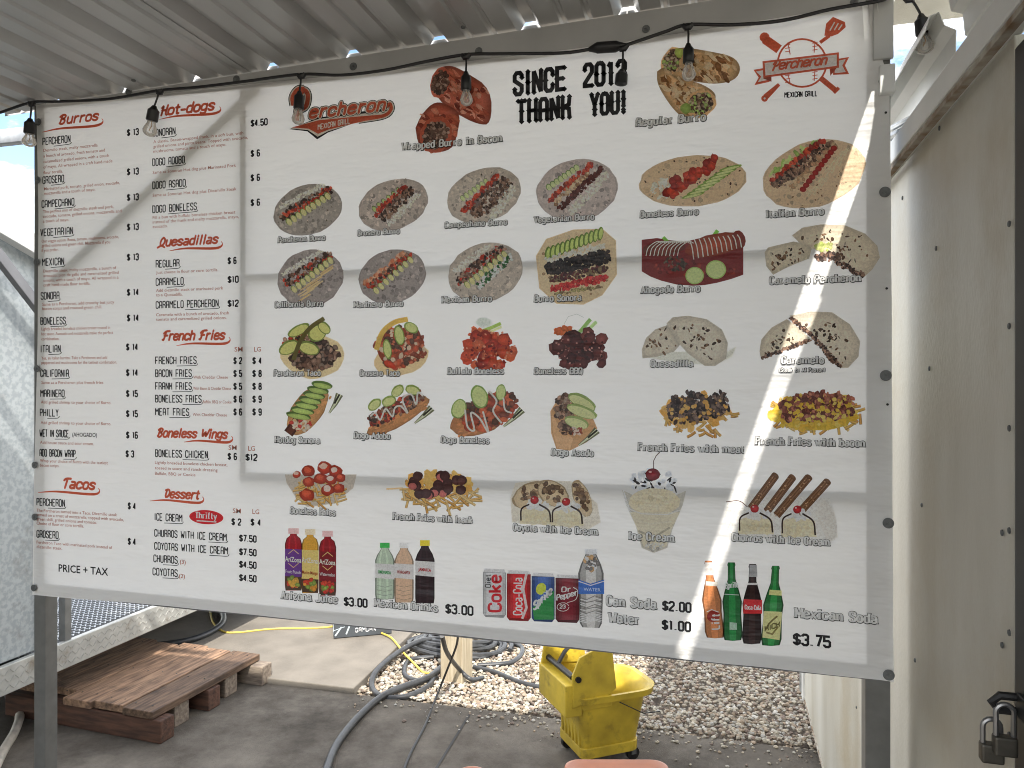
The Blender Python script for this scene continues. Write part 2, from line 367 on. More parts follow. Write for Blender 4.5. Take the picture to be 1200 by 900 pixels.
# skeleton letters: box 1 wide, cap height 1
CAP = {
 'A': [[(0,0),(0,.86),(.25,1),(.75,1),(1,.86),(1,0)],[(0,.45),(1,.45)]],
 'B': [[(0,0),(0,1),(.75,1),(1,.88),(1,.62),(.75,.52),(0,.52)],[(.75,.52),(1,.42),(1,.12),(.75,0),(0,0)]],
 'C': [[(1,.72),(1,.88),(.75,1),(.25,1),(0,.88),(0,.12),(.25,0),(.75,0),(1,.12),(1,.28)]],
 'D': [[(0,0),(0,1),(.7,1),(1,.86),(1,.14),(.7,0),(0,0)]],
 'E': [[(1,1),(0,1),(0,0),(1,0)],[(0,.5),(.8,.5)]], 'F': [[(1,1),(0,1),(0,0)],[(0,.5),(.8,.5)]],
 'G': [[(1,.72),(1,.88),(.75,1),(.25,1),(0,.88),(0,.12),(.25,0),(.75,0),(1,.12),(1,.45),(.55,.45)]],
 'H': [[(0,0),(0,1)],[(1,0),(1,1)],[(0,.5),(1,.5)]], 'I': [[(.5,0),(.5,1)]],
 'J': [[(1,1),(1,.12),(.75,0),(.25,0),(0,.12),(0,.25)]], 'K': [[(0,0),(0,1)],[(1,1),(.9,.62),(.05,.5)],[(.3,.5),(.9,.42),(1,0)]],
 'L': [[(0,1),(0,0),(1,0)]], 'M': [[(0,0),(0,1),(.5,.5),(1,1),(1,0)]], 'N': [[(0,0),(0,1),(1,0),(1,1)]],
 'O': [[(.5,1),(.25,1),(0,.88),(0,.12),(.25,0),(.75,0),(1,.12),(1,.88),(.75,1),(.5,1)]],
 'P': [[(0,0),(0,1),(.75,1),(1,.88),(1,.58),(.75,.47),(0,.47)]],
 'Q': [[(.5,1),(.25,1),(0,.88),(0,.12),(.25,0),(.75,0),(1,.12),(1,.88),(.75,1),(.5,1)],[(.55,.2),(1.1,-.12)]],
 'R': [[(0,0),(0,1),(.75,1),(1,.88),(1,.62),(.75,.5),(0,.5)],[(.6,.5),(1,.36),(1,0)]],
 'S': [[(1,.76),(1,.88),(.75,1),(.25,1),(0,.88),(0,.64),(1,.38),(1,.12),(.75,0),(.25,0),(0,.12),(0,.24)]],
 'T': [[(0,1),(1,1)],[(.5,1),(.5,0)]], 'U': [[(0,1),(0,.12),(.25,0),(.75,0),(1,.12),(1,1)]],
 'V': [[(0,1),(.5,0),(1,1)]], 'W': [[(0,1),(.22,0),(.5,.6),(.78,0),(1,1)]], 'X': [[(0,0),(1,1)],[(0,1),(1,0)]],
 'Y': [[(0,1),(.5,.5),(1,1)],[(.5,.5),(.5,0)]], 'Z': [[(0,1),(1,1),(0,0),(1,0)]],
 '0': [[(.5,1),(.25,1),(0,.88),(0,.12),(.25,0),(.75,0),(1,.12),(1,.88),(.75,1),(.5,1)]],
 '1': [[(.2,.85),(.55,1),(.55,0)]], '2': [[(0,.74),(0,.88),(.25,1),(.75,1),(1,.88),(1,.62),(0,.12),(0,0),(1,0)]],
 '3': [[(0,.8),(0,.88),(.25,1),(.75,1),(1,.88),(1,.62),(.75,.52),(.4,.52)],[(.75,.52),(1,.42),(1,.12),(.75,0),(.25,0),(0,.12),(0,.22)]],
 '4': [[(.75,0),(.75,1),(0,.28),(1,.28)]], '5': [[(1,1),(0,1),(0,.55),(.75,.58),(1,.46),(1,.12),(.75,0),(.25,0),(0,.12),(0,.22)]],
 '6': [[(1,.84),(.75,1),(.25,1),(0,.88),(0,.12),(.25,0),(.75,0),(1,.12),(1,.42),(.75,.55),(0,.5)]],
 '7': [[(0,1),(1,1),(.4,0)]], '8': [[(.5,.52),(.1,.62),(.05,.88),(.3,1),(.7,1),(.95,.88),(.9,.62),(.5,.52),(0,.4),(0,.12),(.25,0),(.75,0),(1,.12),(1,.4),(.5,.52)]],
 '9': [[(0,.16),(.25,0),(.75,0),(1,.12),(1,.88),(.75,1),(.25,1),(0,.88),(0,.58),(.25,.45),(1,.5)]],
 '$': [[(1,.76),(1,.84),(.75,.93),(.25,.93),(0,.82),(0,.62),(1,.38),(1,.16),(.75,.07),(.25,.07),(0,.16),(0,.26)],[(.5,1.1),(.5,-.1)]],
 '.': [[(.4,0),(.4,.1)]], '!': [[(.5,1),(.5,.3)],[(.5,0),(.5,.12)]], '-': [[(.1,.35),(.9,.35)]], '(': [[(.8,1.05),(.4,.8),(.4,.2),(.8,-.05)]], ')': [[(.2,1.05),(.6,.8),(.6,.2),(.2,-.05)]], '+': [[(0,.4),(1,.4)],[(.5,.7),(.5,.1)]]}
LOW = {
 'a': [[(.2,.68),(.7,.68),(.88,.58),(.88,0)],[(.88,.34),(.3,.34),(.05,.25),(.05,.08),(.3,0),(.6,0),(.88,.12)]],
 'b': [[(.1,1),(.1,0)],[(.1,.55),(.35,.68),(.7,.68),(.95,.55),(.95,.13),(.7,0),(.35,0),(.1,.1)]],
 'c': [[(.95,.5),(.9,.6),(.7,.68),(.3,.68),(.05,.55),(.05,.13),(.3,0),(.7,0),(.95,.13)]],
 'd': [[(.9,1),(.9,0)],[(.9,.55),(.65,.68),(.3,.68),(.05,.55),(.05,.13),(.3,0),(.65,0),(.9,.1)]],
 'e': [[(.08,.36),(.95,.36),(.95,.55),(.7,.68),(.3,.68),(.05,.55),(.05,.13),(.3,0),(.7,0),(.95,.12)]],
 'f': [[(.35,0),(.35,.85),(.55,1),(.85,.97)],[(.05,.66),(.8,.66)]],
 'g': [[(.9,.68),(.9,-.14),(.7,-.26),(.3,-.26),(.08,-.16)],[(.9,.55),(.65,.68),(.3,.68),(.05,.55),(.05,.2),(.3,.08),(.65,.08),(.9,.18)]],
 'h': [[(.1,1),(.1,0)],[(.1,.52),(.35,.68),(.7,.68),(.9,.55),(.9,0)]], 'i': [[(.5,.68),(.5,0)],[(.5,.88),(.5,1)]], 'j': [[(.6,.68),(.6,-.15),(.3,-.26)],[(.6,.88),(.6,1)]],
 'k': [[(.1,1),(.1,0)],[(.9,.68),(.12,.3)],[(.35,.42),(.9,0)]], 'l': [[(.5,1),(.5,0)]],
 'm': [[(.05,.68),(.05,0)],[(.05,.55),(.2,.68),(.38,.68),(.5,.55),(.5,0)],[(.5,.55),(.65,.68),(.83,.68),(.95,.55),(.95,0)]],
 'n': [[(.1,.68),(.1,0)],[(.1,.52),(.35,.68),(.7,.68),(.9,.55),(.9,0)]],
 'o': [[(.5,.68),(.3,.68),(.05,.55),(.05,.13),(.3,0),(.7,0),(.95,.13),(.95,.55),(.7,.68),(.5,.68)]],
 'p': [[(.1,.68),(.1,-.27)],[(.1,.55),(.35,.68),(.7,.68),(.95,.55),(.95,.13),(.7,0),(.35,0),(.1,.1)]],
 'q': [[(.9,.68),(.9,-.27)],[(.9,.55),(.65,.68),(.3,.68),(.05,.55),(.05,.13),(.3,0),(.65,0),(.9,.1)]],
 'r': [[(.2,.68),(.2,0)],[(.2,.45),(.45,.66),(.9,.66)]],
 's': [[(.92,.54),(.85,.62),(.65,.68),(.3,.68),(.08,.58),(.08,.44),(.9,.26),(.9,.1),(.7,0),(.3,0),(.06,.12)]],
 't': [[(.4,.92),(.4,.12),(.6,0),(.9,.05)],[(.05,.66),(.85,.66)]], 'u': [[(.1,.68),(.1,.13),(.3,0),(.65,0),(.9,.14)],[(.9,.68),(.9,0)]],
 'v': [[(.0,.68),(.5,0),(1,.68)]], 'w': [[(0,.68),(.25,0),(.5,.6),(.75,0),(1,.68)]], 'x': [[(0,0),(1,.68)],[(0,.68),(1,0)]],
 'y': [[(.05,.68),(.5,.05)],[(1,.68),(.4,-.24),(.1,-.24)]], 'z': [[(.05,.68),(.95,.68),(.05,0),(.95,0)]]}
SCR = {  # brush capitals
 'B': [[(.25,1),(.05,.05)],[(-.15,.8),(.3,1.02),(.85,.95),(.8,.65),(.3,.52),(.85,.45),(.8,.1),(.35,-.05),(-.05,.1)]],
 'H': [[(.0,.75),(.3,1),(.15,0)],[(.95,1),(.8,.1),(1.1,0)],[(.1,.5),(.9,.5)]], 'Q': [[(.5,1),(.1,.75),(.05,.25),(.4,0),(.85,.25),(.95,.75),(.5,1)],[(-.3,-.15),(.4,.1),(1.1,-.15)]],
 'F': [[(.35,.95),(.2,0),(-.1,.05)],[(-.1,.75),(.3,1),(1.1,1.02)],[(.1,.5),(.8,.52)]], 'W': [[(0,.95),(.15,0),(.55,.85),(.65,0),(1.1,1)]],
 'T': [[(.5,.95),(.35,0)],[(-.1,.8),(.2,1),(1.1,1)]], 'D': [[(.2,.9),(.1,.0),(.75,.1),(1,.6),(.6,1),(-.1,.85)]],
 'P': [[(.3,.85),(.1,-.05)],[(-.1,.6),(.2,.98),(.8,1),(1,.72),(.7,.42),(.3,.4)]]}
NARROW = {'I': .45, 'i': .55, 'l': .5, '1': .7, '.': .4, '!': .5, ' ': .75, 'm': 1.65, 'w': 1.5, 'M': 1.25, 'W': 1.4, 'f': .75, 't': .75, 'r': .85, 'j': .6, '-': .8, '(': .5, ')': .5}
def chaikin(p, k=2):
    for _ in range(k):
        q = [p[0]]
        for a, b in zip(p, p[1:]): q += [(a[0] * .75 + b[0] * .25, a[1] * .75 + b[1] * .25), (a[0] * .25 + b[0] * .75, a[1] * .25 + b[1] * .75)]
        q.append(p[-1]); p = q
    return p
SCH = []
SCAP = dict(CAP); SCAP['A'] = [[(0, 0), (.5, 1), (1, 0)], [(.2, .35), (.8, .35)]]; SCAP['C'] = [[(1, .74), (.95, .9), (.7, 1), (.3, 1), (.05, .85), (.05, .15), (.3, 0), (.7, 0), (1, .15)]]; SCAP['G'] = [[(1, .76), (.95, .9), (.7, 1), (.3, 1), (.05, .85), (.05, .15), (.3, 0), (.7, 0), (1, .12), (1, .42)], [(.6, .42), (1.05, .42)]]; SCAP['M'] = [[(0, 0), (0, 1)], [(0, 1), (.5, .2), (1, 1)], [(1, 1), (1, 0)]]
ROUND = set('BCDGJOPQRSUabcdefghjmnopqrstu0235689')
def strokes(txt, gap, caps=CAP):
    out_ = []; x = 0; SCH.clear()
    for ch in txt:
        wd = NARROW.get(ch, 1.0)
        if ch != ' ':
            gl = caps.get(ch) or CAP.get(ch) or LOW.get(ch)
            for s_ in gl or []: out_.append([(x + px * wd, py) for px, py in s_]); SCH.append(ch)
        x += wd + gap
    return out_, x - gap
SLABW = .09
def text(P, txt, x0, y0, x1, h, col=(20, 20, 20), sw=.13, gap=.42, style='cond', slope=None, slant=0.0, grow=0):
    """letters from picture point (x0,y0) to column x1 on the banner, cap height h in picture units"""
    caps = SCR if style == 'script' else SCAP if style == 'slab' else CAP
    A = at_y(x0, y0); B = at_y(x1, y0 + (slope if slope is not None else 0) * (x1 - x0)) if slope is not None else None
    s = px2s((x0 + x1) / 2); H = h * s
    if B is None: B = Vector((at_y(x1, y0).x, 0, A.z))
    ins = sw * H / 2; A = A + Vector((ins, 0, ins)); B = B + Vector((-ins, 0, ins)); H *= (1 - sw)
    st_, tw = strokes(txt, gap, caps); ax = Vector((B.x - A.x, B.z - A.z)); k = ax.length / tw; ax.normalize()
    def T(p): 
        q = (p[0] * k + p[1] * H * slant)
        return (A.x + ax.x * q - ax.y * 0, A.z + ax.y * q + p[1] * H)
    for s_, ch_ in zip(st_, list(SCH)):
        pl = s_
        if len(s_) > 2 and (style == 'script' or (style == 'slab' and ch_ in ROUND)): pl = chaikin(s_, 2 if style == 'script' else 1)
        P.ribbon([T(p) for p in pl], sw * H / (1 - sw), col, True, None, .68 if style == 'slab' else 1.0, grow)
        if style == 'script':
            for e in (s_[0], s_[-1]):
                c = T(e); r = sw * H / (1 - sw) / 2 + grow / 2
                P.poly([(c[0] + r * math.cos(i * 1.047), c[1] + r * math.sin(i * 1.047)) for i in range(6)], col, True)
        if style == 'slab':
            for e, f_ in ((s_[0], s_[1]), (s_[-1], s_[-2])):
                if abs(e[0] - f_[0]) * k < .35 * abs(e[1] - f_[1]) * H and min(abs(e[1] - v) for v in (0, .68, 1, -.27)) < .02:
                    q = SLABW * H; c = T(e); dy = (.04 if e[1] < .3 else -.04) * H; bw = H * .17
                    P.ribbon([(c[0] - bw - grow / 2, c[1] + dy), (c[0] + bw + grow / 2, c[1] + dy)], q + grow, col, True)
_fc = {}
def ftext(P, txt, x0, y0, x1, h, col, bold=0, slope=None):  # plain sans lettering, from the built-in face
    key = (txt, bold)
    cu = bpy.data.curves.new('t', 'FONT'); cu.body = txt; cu.resolution_u = 2; cu.offset = bold; cu.size = 1
    ob = bpy.data.objects.new('t', cu); C.objects.link(ob); dg = bpy.context.evaluated_depsgraph_get()
    me = ob.evaluated_get(dg).to_mesh(); vs = [(v.co.x, v.co.y) for v in me.vertices]; fs = [tuple(p.vertices) for p in me.polygons]
    ob.evaluated_get(dg).to_mesh_clear(); C.objects.unlink(ob); bpy.data.objects.remove(ob); bpy.data.curves.remove(cu)
    if not vs: return
    mnx = min(v[0] for v in vs); mxx = max(v[0] for v in vs)
    A = at_y(x0, y0); bx = at_y(x1, y0).x; k = (bx - A.x) / (mxx - mnx); H = h * px2s((x0 + x1) / 2) / .72
    c = inkc(col); sl_ = 0
    if slope is not None: 
        B = at_y(x1, y0 + slope * (x1 - x0)); sl_ = (B.z - A.z) / (B.x - A.x)
    P.raw([(A.x + (v[0] - mnx) * k, A.z + v[1] * H + (v[0] - mnx) * k * sl_) for v in vs], fs, [c] * len(vs), True)

# ------------------------------------------------------------------ the menu banner
ban = empty('menu_banner', (0, 0, 0)); tag(ban, 'large white vinyl menu banner printed with dish photographs and price lists', 'banner')
TOP = [(42, 122), (130, 117), (240, 104), (380, 90), (546, 72), (700, 54), (860, 29), (1027, 3)]
BOT = [(38, 697), (200, 710), (320, 723), (511, 742), (820, 774), (1047, 798)]
LFT = [(42, 122), (43, 140), (45, 250), (44, 400), (40, 560), (38, 697)]
RGT = [(1027, 3), (1031, 60), (1042, 100), (1044, 240), (1045, 440), (1046, 620), (1047, 798)]
def interp(P, t, ax):
    for a, b in zip(P, P[1:]):
        if a[ax] <= t <= b[ax] or b is P[-1]: 
            k = (t - a[ax]) / (b[ax] - a[ax]); return (a[0] + (b[0] - a[0]) * k, a[1] + (b[1] - a[1]) * k)
NU, NV = 110, 70
bm_ = MB()
for jv in range(NV + 1):
    for iu in range(NU + 1):
        u = iu / NU; v = jv / NV
        tp = interp(TOP, 42 + u * (1027 - 42), 0); bt = interp(BOT, 38 + u * (1047 - 38), 0)
        le = interp(LFT, 122 + v * (697 - 122), 1); ri = interp(RGT, 3 + v * (798 - 3), 1)
        x = (1 - v) * tp[0] + v * bt[0]; y = (1 - v) * tp[1] + v * bt[1]
        # pull the side columns on to the side outlines
        xl = (1 - v) * 42 + v * 38; xr = (1 - v) * 1027 + v * 1047
        x += (1 - u) ** 8 * (le[0] - xl) + u ** 8 * (ri[0] - xr)
        q = at_y(x, y, 0); dep = 0
        # drape at the upper right corner: vertical folds running down from the free corner to the first washer
        if u > .965 and v < .14:
            e = min(1, (u - .965) / .02) * (1 - v / .14); dep = e * (.010 * math.sin((u - .9) * 260 - v * 22) + .008)
        if u > .985: dep += .004 * abs(math.sin(v * 17)) * (u - .985) / .015
        if v > .985: dep += .004 * abs(math.sin(u * 21 + math.sin(u * 9))) * (v - .985) / .015
        bm_.v.append((q.x, -dep, q.z))
for jv in range(NV):
    for iu in range(NU):
        a = jv * (NU + 1) + iu; bm_.f.append((a, a + NU + 1, a + NU + 2, a + 1))
bm_.build('banner_sheet', M['vinyl'], ban, smooth=True)

# --- food painter helpers (all coordinates are picture units on the banner)
def tortilla(P, x, y, rx, ry, rot=-.25, col=(178, 168, 158), spots=26, char=8, dark=(70, 55, 45), size=1.0):
    if col[2] > 125 and col[0] - col[2] < 30: col = tuple(c + 3 for c in col)
    P.blob(x, y, rx, ry, tuple(c * .86 for c in col), rot, 34, .02, .0, 0)
    P.blob(x, y, rx * .97, ry * .97, col, rot, 34, .02, .06, 0)
    cr_, sr = math.cos(rot), math.sin(rot)
    for _ in range(spots * 3 + 60):
        a = ru(0, 6.28); q = rnd() ** .5 * .93; u = math.cos(a) * rx * q; v = math.sin(a) * ry * q; r = ru(.5, 2.6)
        k = random.choice((ru(.74, .9), ru(.9, 1.0), ru(1.04, 1.16)))
        P.blob(x + u * cr_ - v * sr, y + u * sr + v * cr_, r * 1.3, r, tuple(min(255, c * k) for c in col), ru(0, 3), 6, .25, .05)
    for _ in range(char):
        a = ru(0, 6.28); q = rnd() ** .5 * .92; u = math.cos(a) * rx * q; v = math.sin(a) * ry * q
        P.blob(x + u * cr_ - v * sr, y + u * sr + v * cr_, ru(.5, 1.5) * size, ru(.4, 1.0) * size, dark, ru(0, 3), 6, .3, .1)
def band(P, x0, y0, x1, y1, wd, n, r, cols, irr=.3, el=1.3):
    dx, dy = x1 - x0, y1 - y0; L_ = math.hypot(dx, dy); nx, ny = -dy / L_, dx / L_
    for i in range(n):
        t = (i + rnd()) / n; q = ru(-1, 1) * wd / 2 * (1 - .35 * abs(2 * t - 1) ** 3); c = random.choice(cols); rr = r * ru(.6, 1.25)
        P.blob(x0 + dx * t + nx * q, y0 + dy * t + ny * q, rr * el, rr, c, ru(0, 3.1), 6, irr, .25, .25)
def slices(P, x0, y0, x1, y1, n, r, rot, skin=(110, 135, 60), flesh=(222, 214, 150), el=1.5):
    for i in range(n):
        t = (i + .5) / n; x = x0 + (x1 - x0) * t; y = y0 + (y1 - y0) * t
        P.blob(x, y, r * el, r, skin, rot + ru(-.15, .15), 12, .04, .05, .08)
        P.blob(x + r * .1, y + r * .12, r * el * .9, r * .84, flesh, rot, 12, .03, .1, .05)
def heap(P, x, y, rx, ry, n, r, cols, rot=0, el=1.25, irr=.25, g=.3):
    if n >= 100: P.blob(x, y, rx * .93, ry * .93, tuple(v * .8 for v in cols[0]), rot, 22, .08, .1, 0)
    for i in range(n):
        a = ru(0, 6.28); q = rnd() ** .55; u = math.cos(a) * rx * q; v = math.sin(a) * ry * q
        c_, s_ = math.cos(rot), math.sin(rot); rr = r * ru(.65, 1.25)
        P.blob(x + u * c_ - v * s_, y + u * s_ + v * c_, rr * el, rr, random.choice(cols), ru(0, 3.1), 7, irr, g, .25)
def fries(P, x, y, rx, ry, n, cols=((214, 165, 80), (226, 184, 106), (190, 138, 62), (235, 200, 130)), ln=14, w_=2.4):
    for i in range(n):
        a = ru(0, 6.28); q = rnd() ** .5; px = x + math.cos(a) * rx * q; py = y + math.sin(a) * ry * q; an = ru(-.9, .9) + (0 if rnd() < .7 else 1.2); l = ln * ru(.6, 1.2) / 2
        c = random.choice(cols); dx, dy = math.cos(an) * l, math.sin(an) * l
        P.ribbon([(px - dx, py - dy), (px, py + .5), (px + dx, py + dy)], w_, tuple(v * .68 for v in c)); P.ribbon([(px - dx, py - dy - .35), (px, py + .1), (px + dx, py + dy - .35)], w_ * .6, c)
def drizzle(P, pts, w_=1.2, col=(240, 236, 226)): P.ribbon([(p.x, p.y) for p in smoothline([(a, b, 0) for a, b in pts], 5)], w_, col)
MEAT = ((72, 52, 44), (100, 70, 56), (54, 40, 36), (128, 96, 78), (150, 116, 96)); RED = ((190, 60, 40), (160, 44, 34), (214, 90, 60), (136, 50, 40))
GREEN = ((150, 170, 90), (112, 140, 60), (186, 196, 130)); CHEESE = ((244, 242, 228), (228, 224, 204), (250, 248, 240)); TAN = ((178, 168, 158), (150, 140, 132))
PICS = []
def pic(fn, label):
    P = Print(); fn(P); P.build('dish_photograph', ban, label)

# row 1
def f(P):
    tortilla(P, 361, 246, 41, 29, -.3, (150, 141, 133), 60, 10); band(P, 327, 244, 380, 216, 5, 60, 1.3, CHEESE)
    band(P, 329, 256, 388, 222, 11, 120, 1.9, MEAT + RED[2:3]); band(P, 336, 252, 390, 220, 4, 22, 1.6, RED)
    slices(P, 336, 262, 387, 228, 9, 3.3, 1.0)
pic(f, 'printed photograph of an open tortilla with meat and a row of avocado slices')
def f(P):
    tortilla(P, 461, 240, 42, 29, -.35, (168, 155, 146), 50, 8); slices(P, 436, 247, 470, 221, 6, 2.7, .9, (70, 90, 45), (160, 175, 110))
    band(P, 439, 252, 476, 219, 7, 60, 1.9, RED); band(P, 447, 256, 484, 222, 12, 110, 1.9, MEAT); band(P, 455, 263, 491, 227, 8, 90, 1.3, CHEESE)
pic(f, 'printed photograph of an open tortilla with red tomato, dark meat and white cheese')
def f(P):
    tortilla(P, 567, 229, 45, 31, -.35, (176, 164, 152), 50, 7); slices(P, 540, 234, 572, 211, 7, 2.6, .9, (120, 140, 85), (190, 200, 140))
    band(P, 542, 249, 584, 205, 7, 70, 1.9, RED); band(P, 554, 252, 596, 212, 20, 200, 1.8, MEAT + ((110, 90, 84),)); band(P, 575, 257, 603, 219, 10, 90, 1.3, CHEESE)
pic(f, 'printed photograph of an open tortilla with a wide strip of chopped meat')
def f(P):
    tortilla(P, 676, 223, 48, 36, -.2, (176, 163, 158), 60, 8); slices(P, 641, 221, 678, 195, 8, 3.4, 1.0, (90, 125, 55), (196, 205, 150), 1.2)
    band(P, 643, 236, 694, 192, 6, 80, 2, RED); band(P, 650, 238, 690, 203, 6, 50, 2, ((190, 160, 130), (220, 196, 160), (150, 110, 80)))
    band(P, 655, 245, 706, 197, 7, 90, 1.9, ((96, 46, 40), (74, 34, 32))); band(P, 668, 250, 712, 203, 10, 130, 1.3, CHEESE)
pic(f, 'printed photograph of an open tortilla with cucumber, tomato, beans and cheese strips')
def f(P):
    tortilla(P, 812, 212, 63, 30, -.08, (205, 178, 142), 50, 34, (70, 40, 26), 1.3); heap(P, 776, 220, 12, 12, 60, 1.4, CHEESE, el=2)
    for i in range(40):
        t = i / 40; P.blob(782 + 56 * t + ru(-5, 5), 226 - 38 * t + ru(-7, 7), ru(4, 6.5), ru(3.6, 5.5), random.choice(((170, 44, 28), (198, 62, 38), (140, 34, 24))), ru(0, 3), 9, .15, .35)
    for i in range(8):
        t = i / 7; P.blob(812 + 44 * t, 229 - 32 * t, 14, 2.3, (120, 150, 62), -.25, 12, .05, .1); P.blob(812 + 44 * t, 229.6 - 32 * t, 11, 1.4, (206, 214, 140), -.25, 10, .05, .1)
pic(f, 'printed photograph of a wide tortilla with red sauced chicken and avocado fan')
def f(P):
    tortilla(P, 954, 204, 62, 38, -.3, (208, 182, 148), 60, 30, (110, 70, 40), 1.1); band(P, 903, 205, 958, 166, 5, 16, 2.4, ((150, 180, 90), (190, 206, 130)), el=2.6)
    band(P, 904, 214, 965, 164, 8, 90, 2.4, RED); band(P, 908, 219, 976, 168, 13, 170, 2.1, MEAT + ((130, 100, 80),)); band(P, 925, 222, 980, 170, 7, 36, 2.6, ((200, 170, 130), (170, 130, 96)))
    for i in range(11):
        t = i / 10; P.blob(941 + 36 * t, 222 - 48 * t, 3.9, 3.4, (150, 34, 28), 0, 10, .06, .25)
    for i in range(26): 
        t = rnd(); x, y = 950 + 40 * t + ru(-4, 4), 226 - 50 * t + ru(-3, 3); drizzle(P, [(x - 4, y + 4), (x, y - 1), (x + 3, y + 1), (x + 6, y - 5)], .8, (226, 214, 180))
pic(f, 'printed photograph of a wide tortilla with pepperoni, mushrooms and shredded cheese')
# row 2
def f(P):
    tortilla(P, 364, 326, 39, 33, -.3, (148, 138, 134), 60, 8); band(P, 331, 322, 378, 294, 5, 60, 1.3, CHEESE); band(P, 334, 333, 388, 298, 12, 120, 1.9, MEAT + RED[:1])
    slices(P, 342, 341, 390, 303, 9, 3.2, 1.0)
    for i in range(22): x = ru(356, 384); y = 345 - (x - 356) * .9 + ru(-6, 6); P.ribbon([(x - 7, y + 4), (x + 7, y - 5)], 1.3, random.choice(((214, 190, 140), (196, 168, 112))))
pic(f, 'printed photograph of an open tortilla with meat, avocado and pale fries')
def f(P):
    tortilla(P, 460, 324, 40, 31, -.3, (146, 136, 132), 70, 8); band(P, 428, 334, 476, 297, 8, 50, 2.4, ((220, 150, 110), (234, 186, 150), (190, 110, 74))); band(P, 432, 337, 482, 299, 9, 90, 1.9, MEAT + RED)
    slices(P, 438, 343, 484, 302, 8, 3.1, .9)
pic(f, 'printed photograph of an open tortilla with shrimp, meat and avocado slices')
def f(P):
    tortilla(P, 569, 319, 45, 34, -.3, (172, 160, 148), 60, 8); band(P, 532, 318, 574, 287, 7, 80, 1.3, CHEESE); band(P, 536, 330, 590, 290, 12, 130, 2, MEAT + RED[:2]); slices(P, 545, 336, 594, 296, 9, 3.2, 1.0)
    band(P, 560, 336, 600, 300, 9, 90, 1.6, ((40, 84, 44), (226, 232, 226), (60, 104, 60), (240, 240, 236)))
pic(f, 'printed photograph of an open tortilla with meat, avocado and green onion')
def f(P):
    P.poly([(628, 300), (640, 280), (672, 269), (706, 268), (722, 282), (723, 322), (706, 346), (684, 357), (652, 356), (632, 338)], (190, 168, 130)); P.poly([(630, 301), (641, 282), (672, 271), (705, 270), (720, 283), (721, 321), (705, 345), (683, 355), (653, 354), (634, 337)], (206, 186, 150))
    heap(P, 676, 312, 44, 40, 90, 1.6, ((196, 172, 132), (214, 196, 162), (150, 120, 88)))
    for i in range(12): P.blob(642 + i * 5.6, 297 - i * 2.1, 3.6, 8.2, (96, 126, 48), .15, 12, .04, .1); P.blob(642.6 + i * 5.6, 297 - i * 2.1, 2.2, 6.6, (190, 206, 110), .15, 10, .04, .1)
    band(P, 640, 306, 708, 288, 9, 170, 1.4, CHEESE); band(P, 640, 316, 714, 300, 16, 260, 2.2, ((40, 34, 34), (58, 48, 46), (30, 26, 28)))
    band(P, 644, 328, 712, 315, 8, 120, 2, ((96, 46, 46), (70, 40, 44), (120, 100, 70))); band(P, 646, 339, 712, 325, 8, 110, 2, ((196, 40, 46), (214, 70, 64), (166, 30, 36))); band(P, 650, 345, 704, 336, 4, 40, 1.5, ((150, 140, 90), (110, 90, 60)))
pic(f, 'printed photograph of a large tortilla topped with avocado, beans, chopped beef and tomato')
def f(P):
    P.poly([(752, 281), (770, 279), (800, 284), (850, 272), (871, 274), (871, 322), (857, 327), (840, 331.5), (826, 334), (812, 335), (793, 333.5), (775, 329), (762, 324), (752, 318)], (112, 34, 34))
    P.ribbon([(777, 278), (784, 285), (792, 287)], 4, (110, 170, 60)); P.ribbon([(822, 283), (834, 280), (841, 270)], 4.5, (104, 168, 56))
    P.blob(778, 291, 25, 9, (110, 44, 34), -.1, 16, .05, .3, 0); P.blob(838, 287, 36, 13, (150, 62, 40), -.22, 18, .03, .35, 0); P.blob(866, 281, 8, 11, (126, 46, 36), -.2, 12, .05, .2)
    heap(P, 792, 309, 13, 9, 60, 1.8, ((74, 62, 52), (96, 80, 64), (52, 44, 40))); heap(P, 812, 316, 50, 12, 60, 2.2, ((126, 34, 32), (98, 26, 28), (150, 50, 40)), g=.2)
    for i in range(9): x = 760 + i * 4.6; drizzle(P, [(x - 3, 300), (x, 290), (x + 10, 283), (x + 16, 285)], 1)
    for i in range(11): x = 808 + i * 5.6; drizzle(P, [(x, 281 - i * .6), (x + 3, 290 - i), (x + 5, 304 - i * 1.4)], 1.3)
    for x, y, r in ((814, 323, 11), (839, 316, 12)): P.blob(x, y, r, r * .92, (150, 178, 90), 0, 20, .01, .02, 0); P.blob(x, y, r * .88, r * .8, (196, 212, 140), 0, 20, .01, .12, 0)
pic(f, 'printed photograph of a red sauced burrito with cream stripes and two lime slices')
def halfmoon(P, pts, col, n, char):
    P.poly(pts, tuple(c * .8 for c in col)); cx = sum(p[0] for p in pts) / len(pts); cy = sum(p[1] for p in pts) / len(pts)
    P.shade(pts, col, 1.05, .8)
    for i in range(n + char):
        a, b = random.choice(pts), random.choice(pts); t = rnd(); q = rnd() ** .7 * .9; x = cx + (a[0] * t + b[0] * (1 - t) - cx) * q; y = cy + (a[1] * t + b[1] * (1 - t) - cy) * q
        if i < n: kk = ru(.84, 1.08); P.blob(x, y, ru(1, 3), ru(.8, 2), tuple(min(255, c * kk) for c in col), ru(0, 3), 6, .3, .04)
        else: P.blob(x, y, ru(.8, 3.2), ru(.6, 1.9), random.choice(((80, 58, 42), (116, 84, 58), (60, 44, 34))), ru(0, 3), 8, .3, .12)
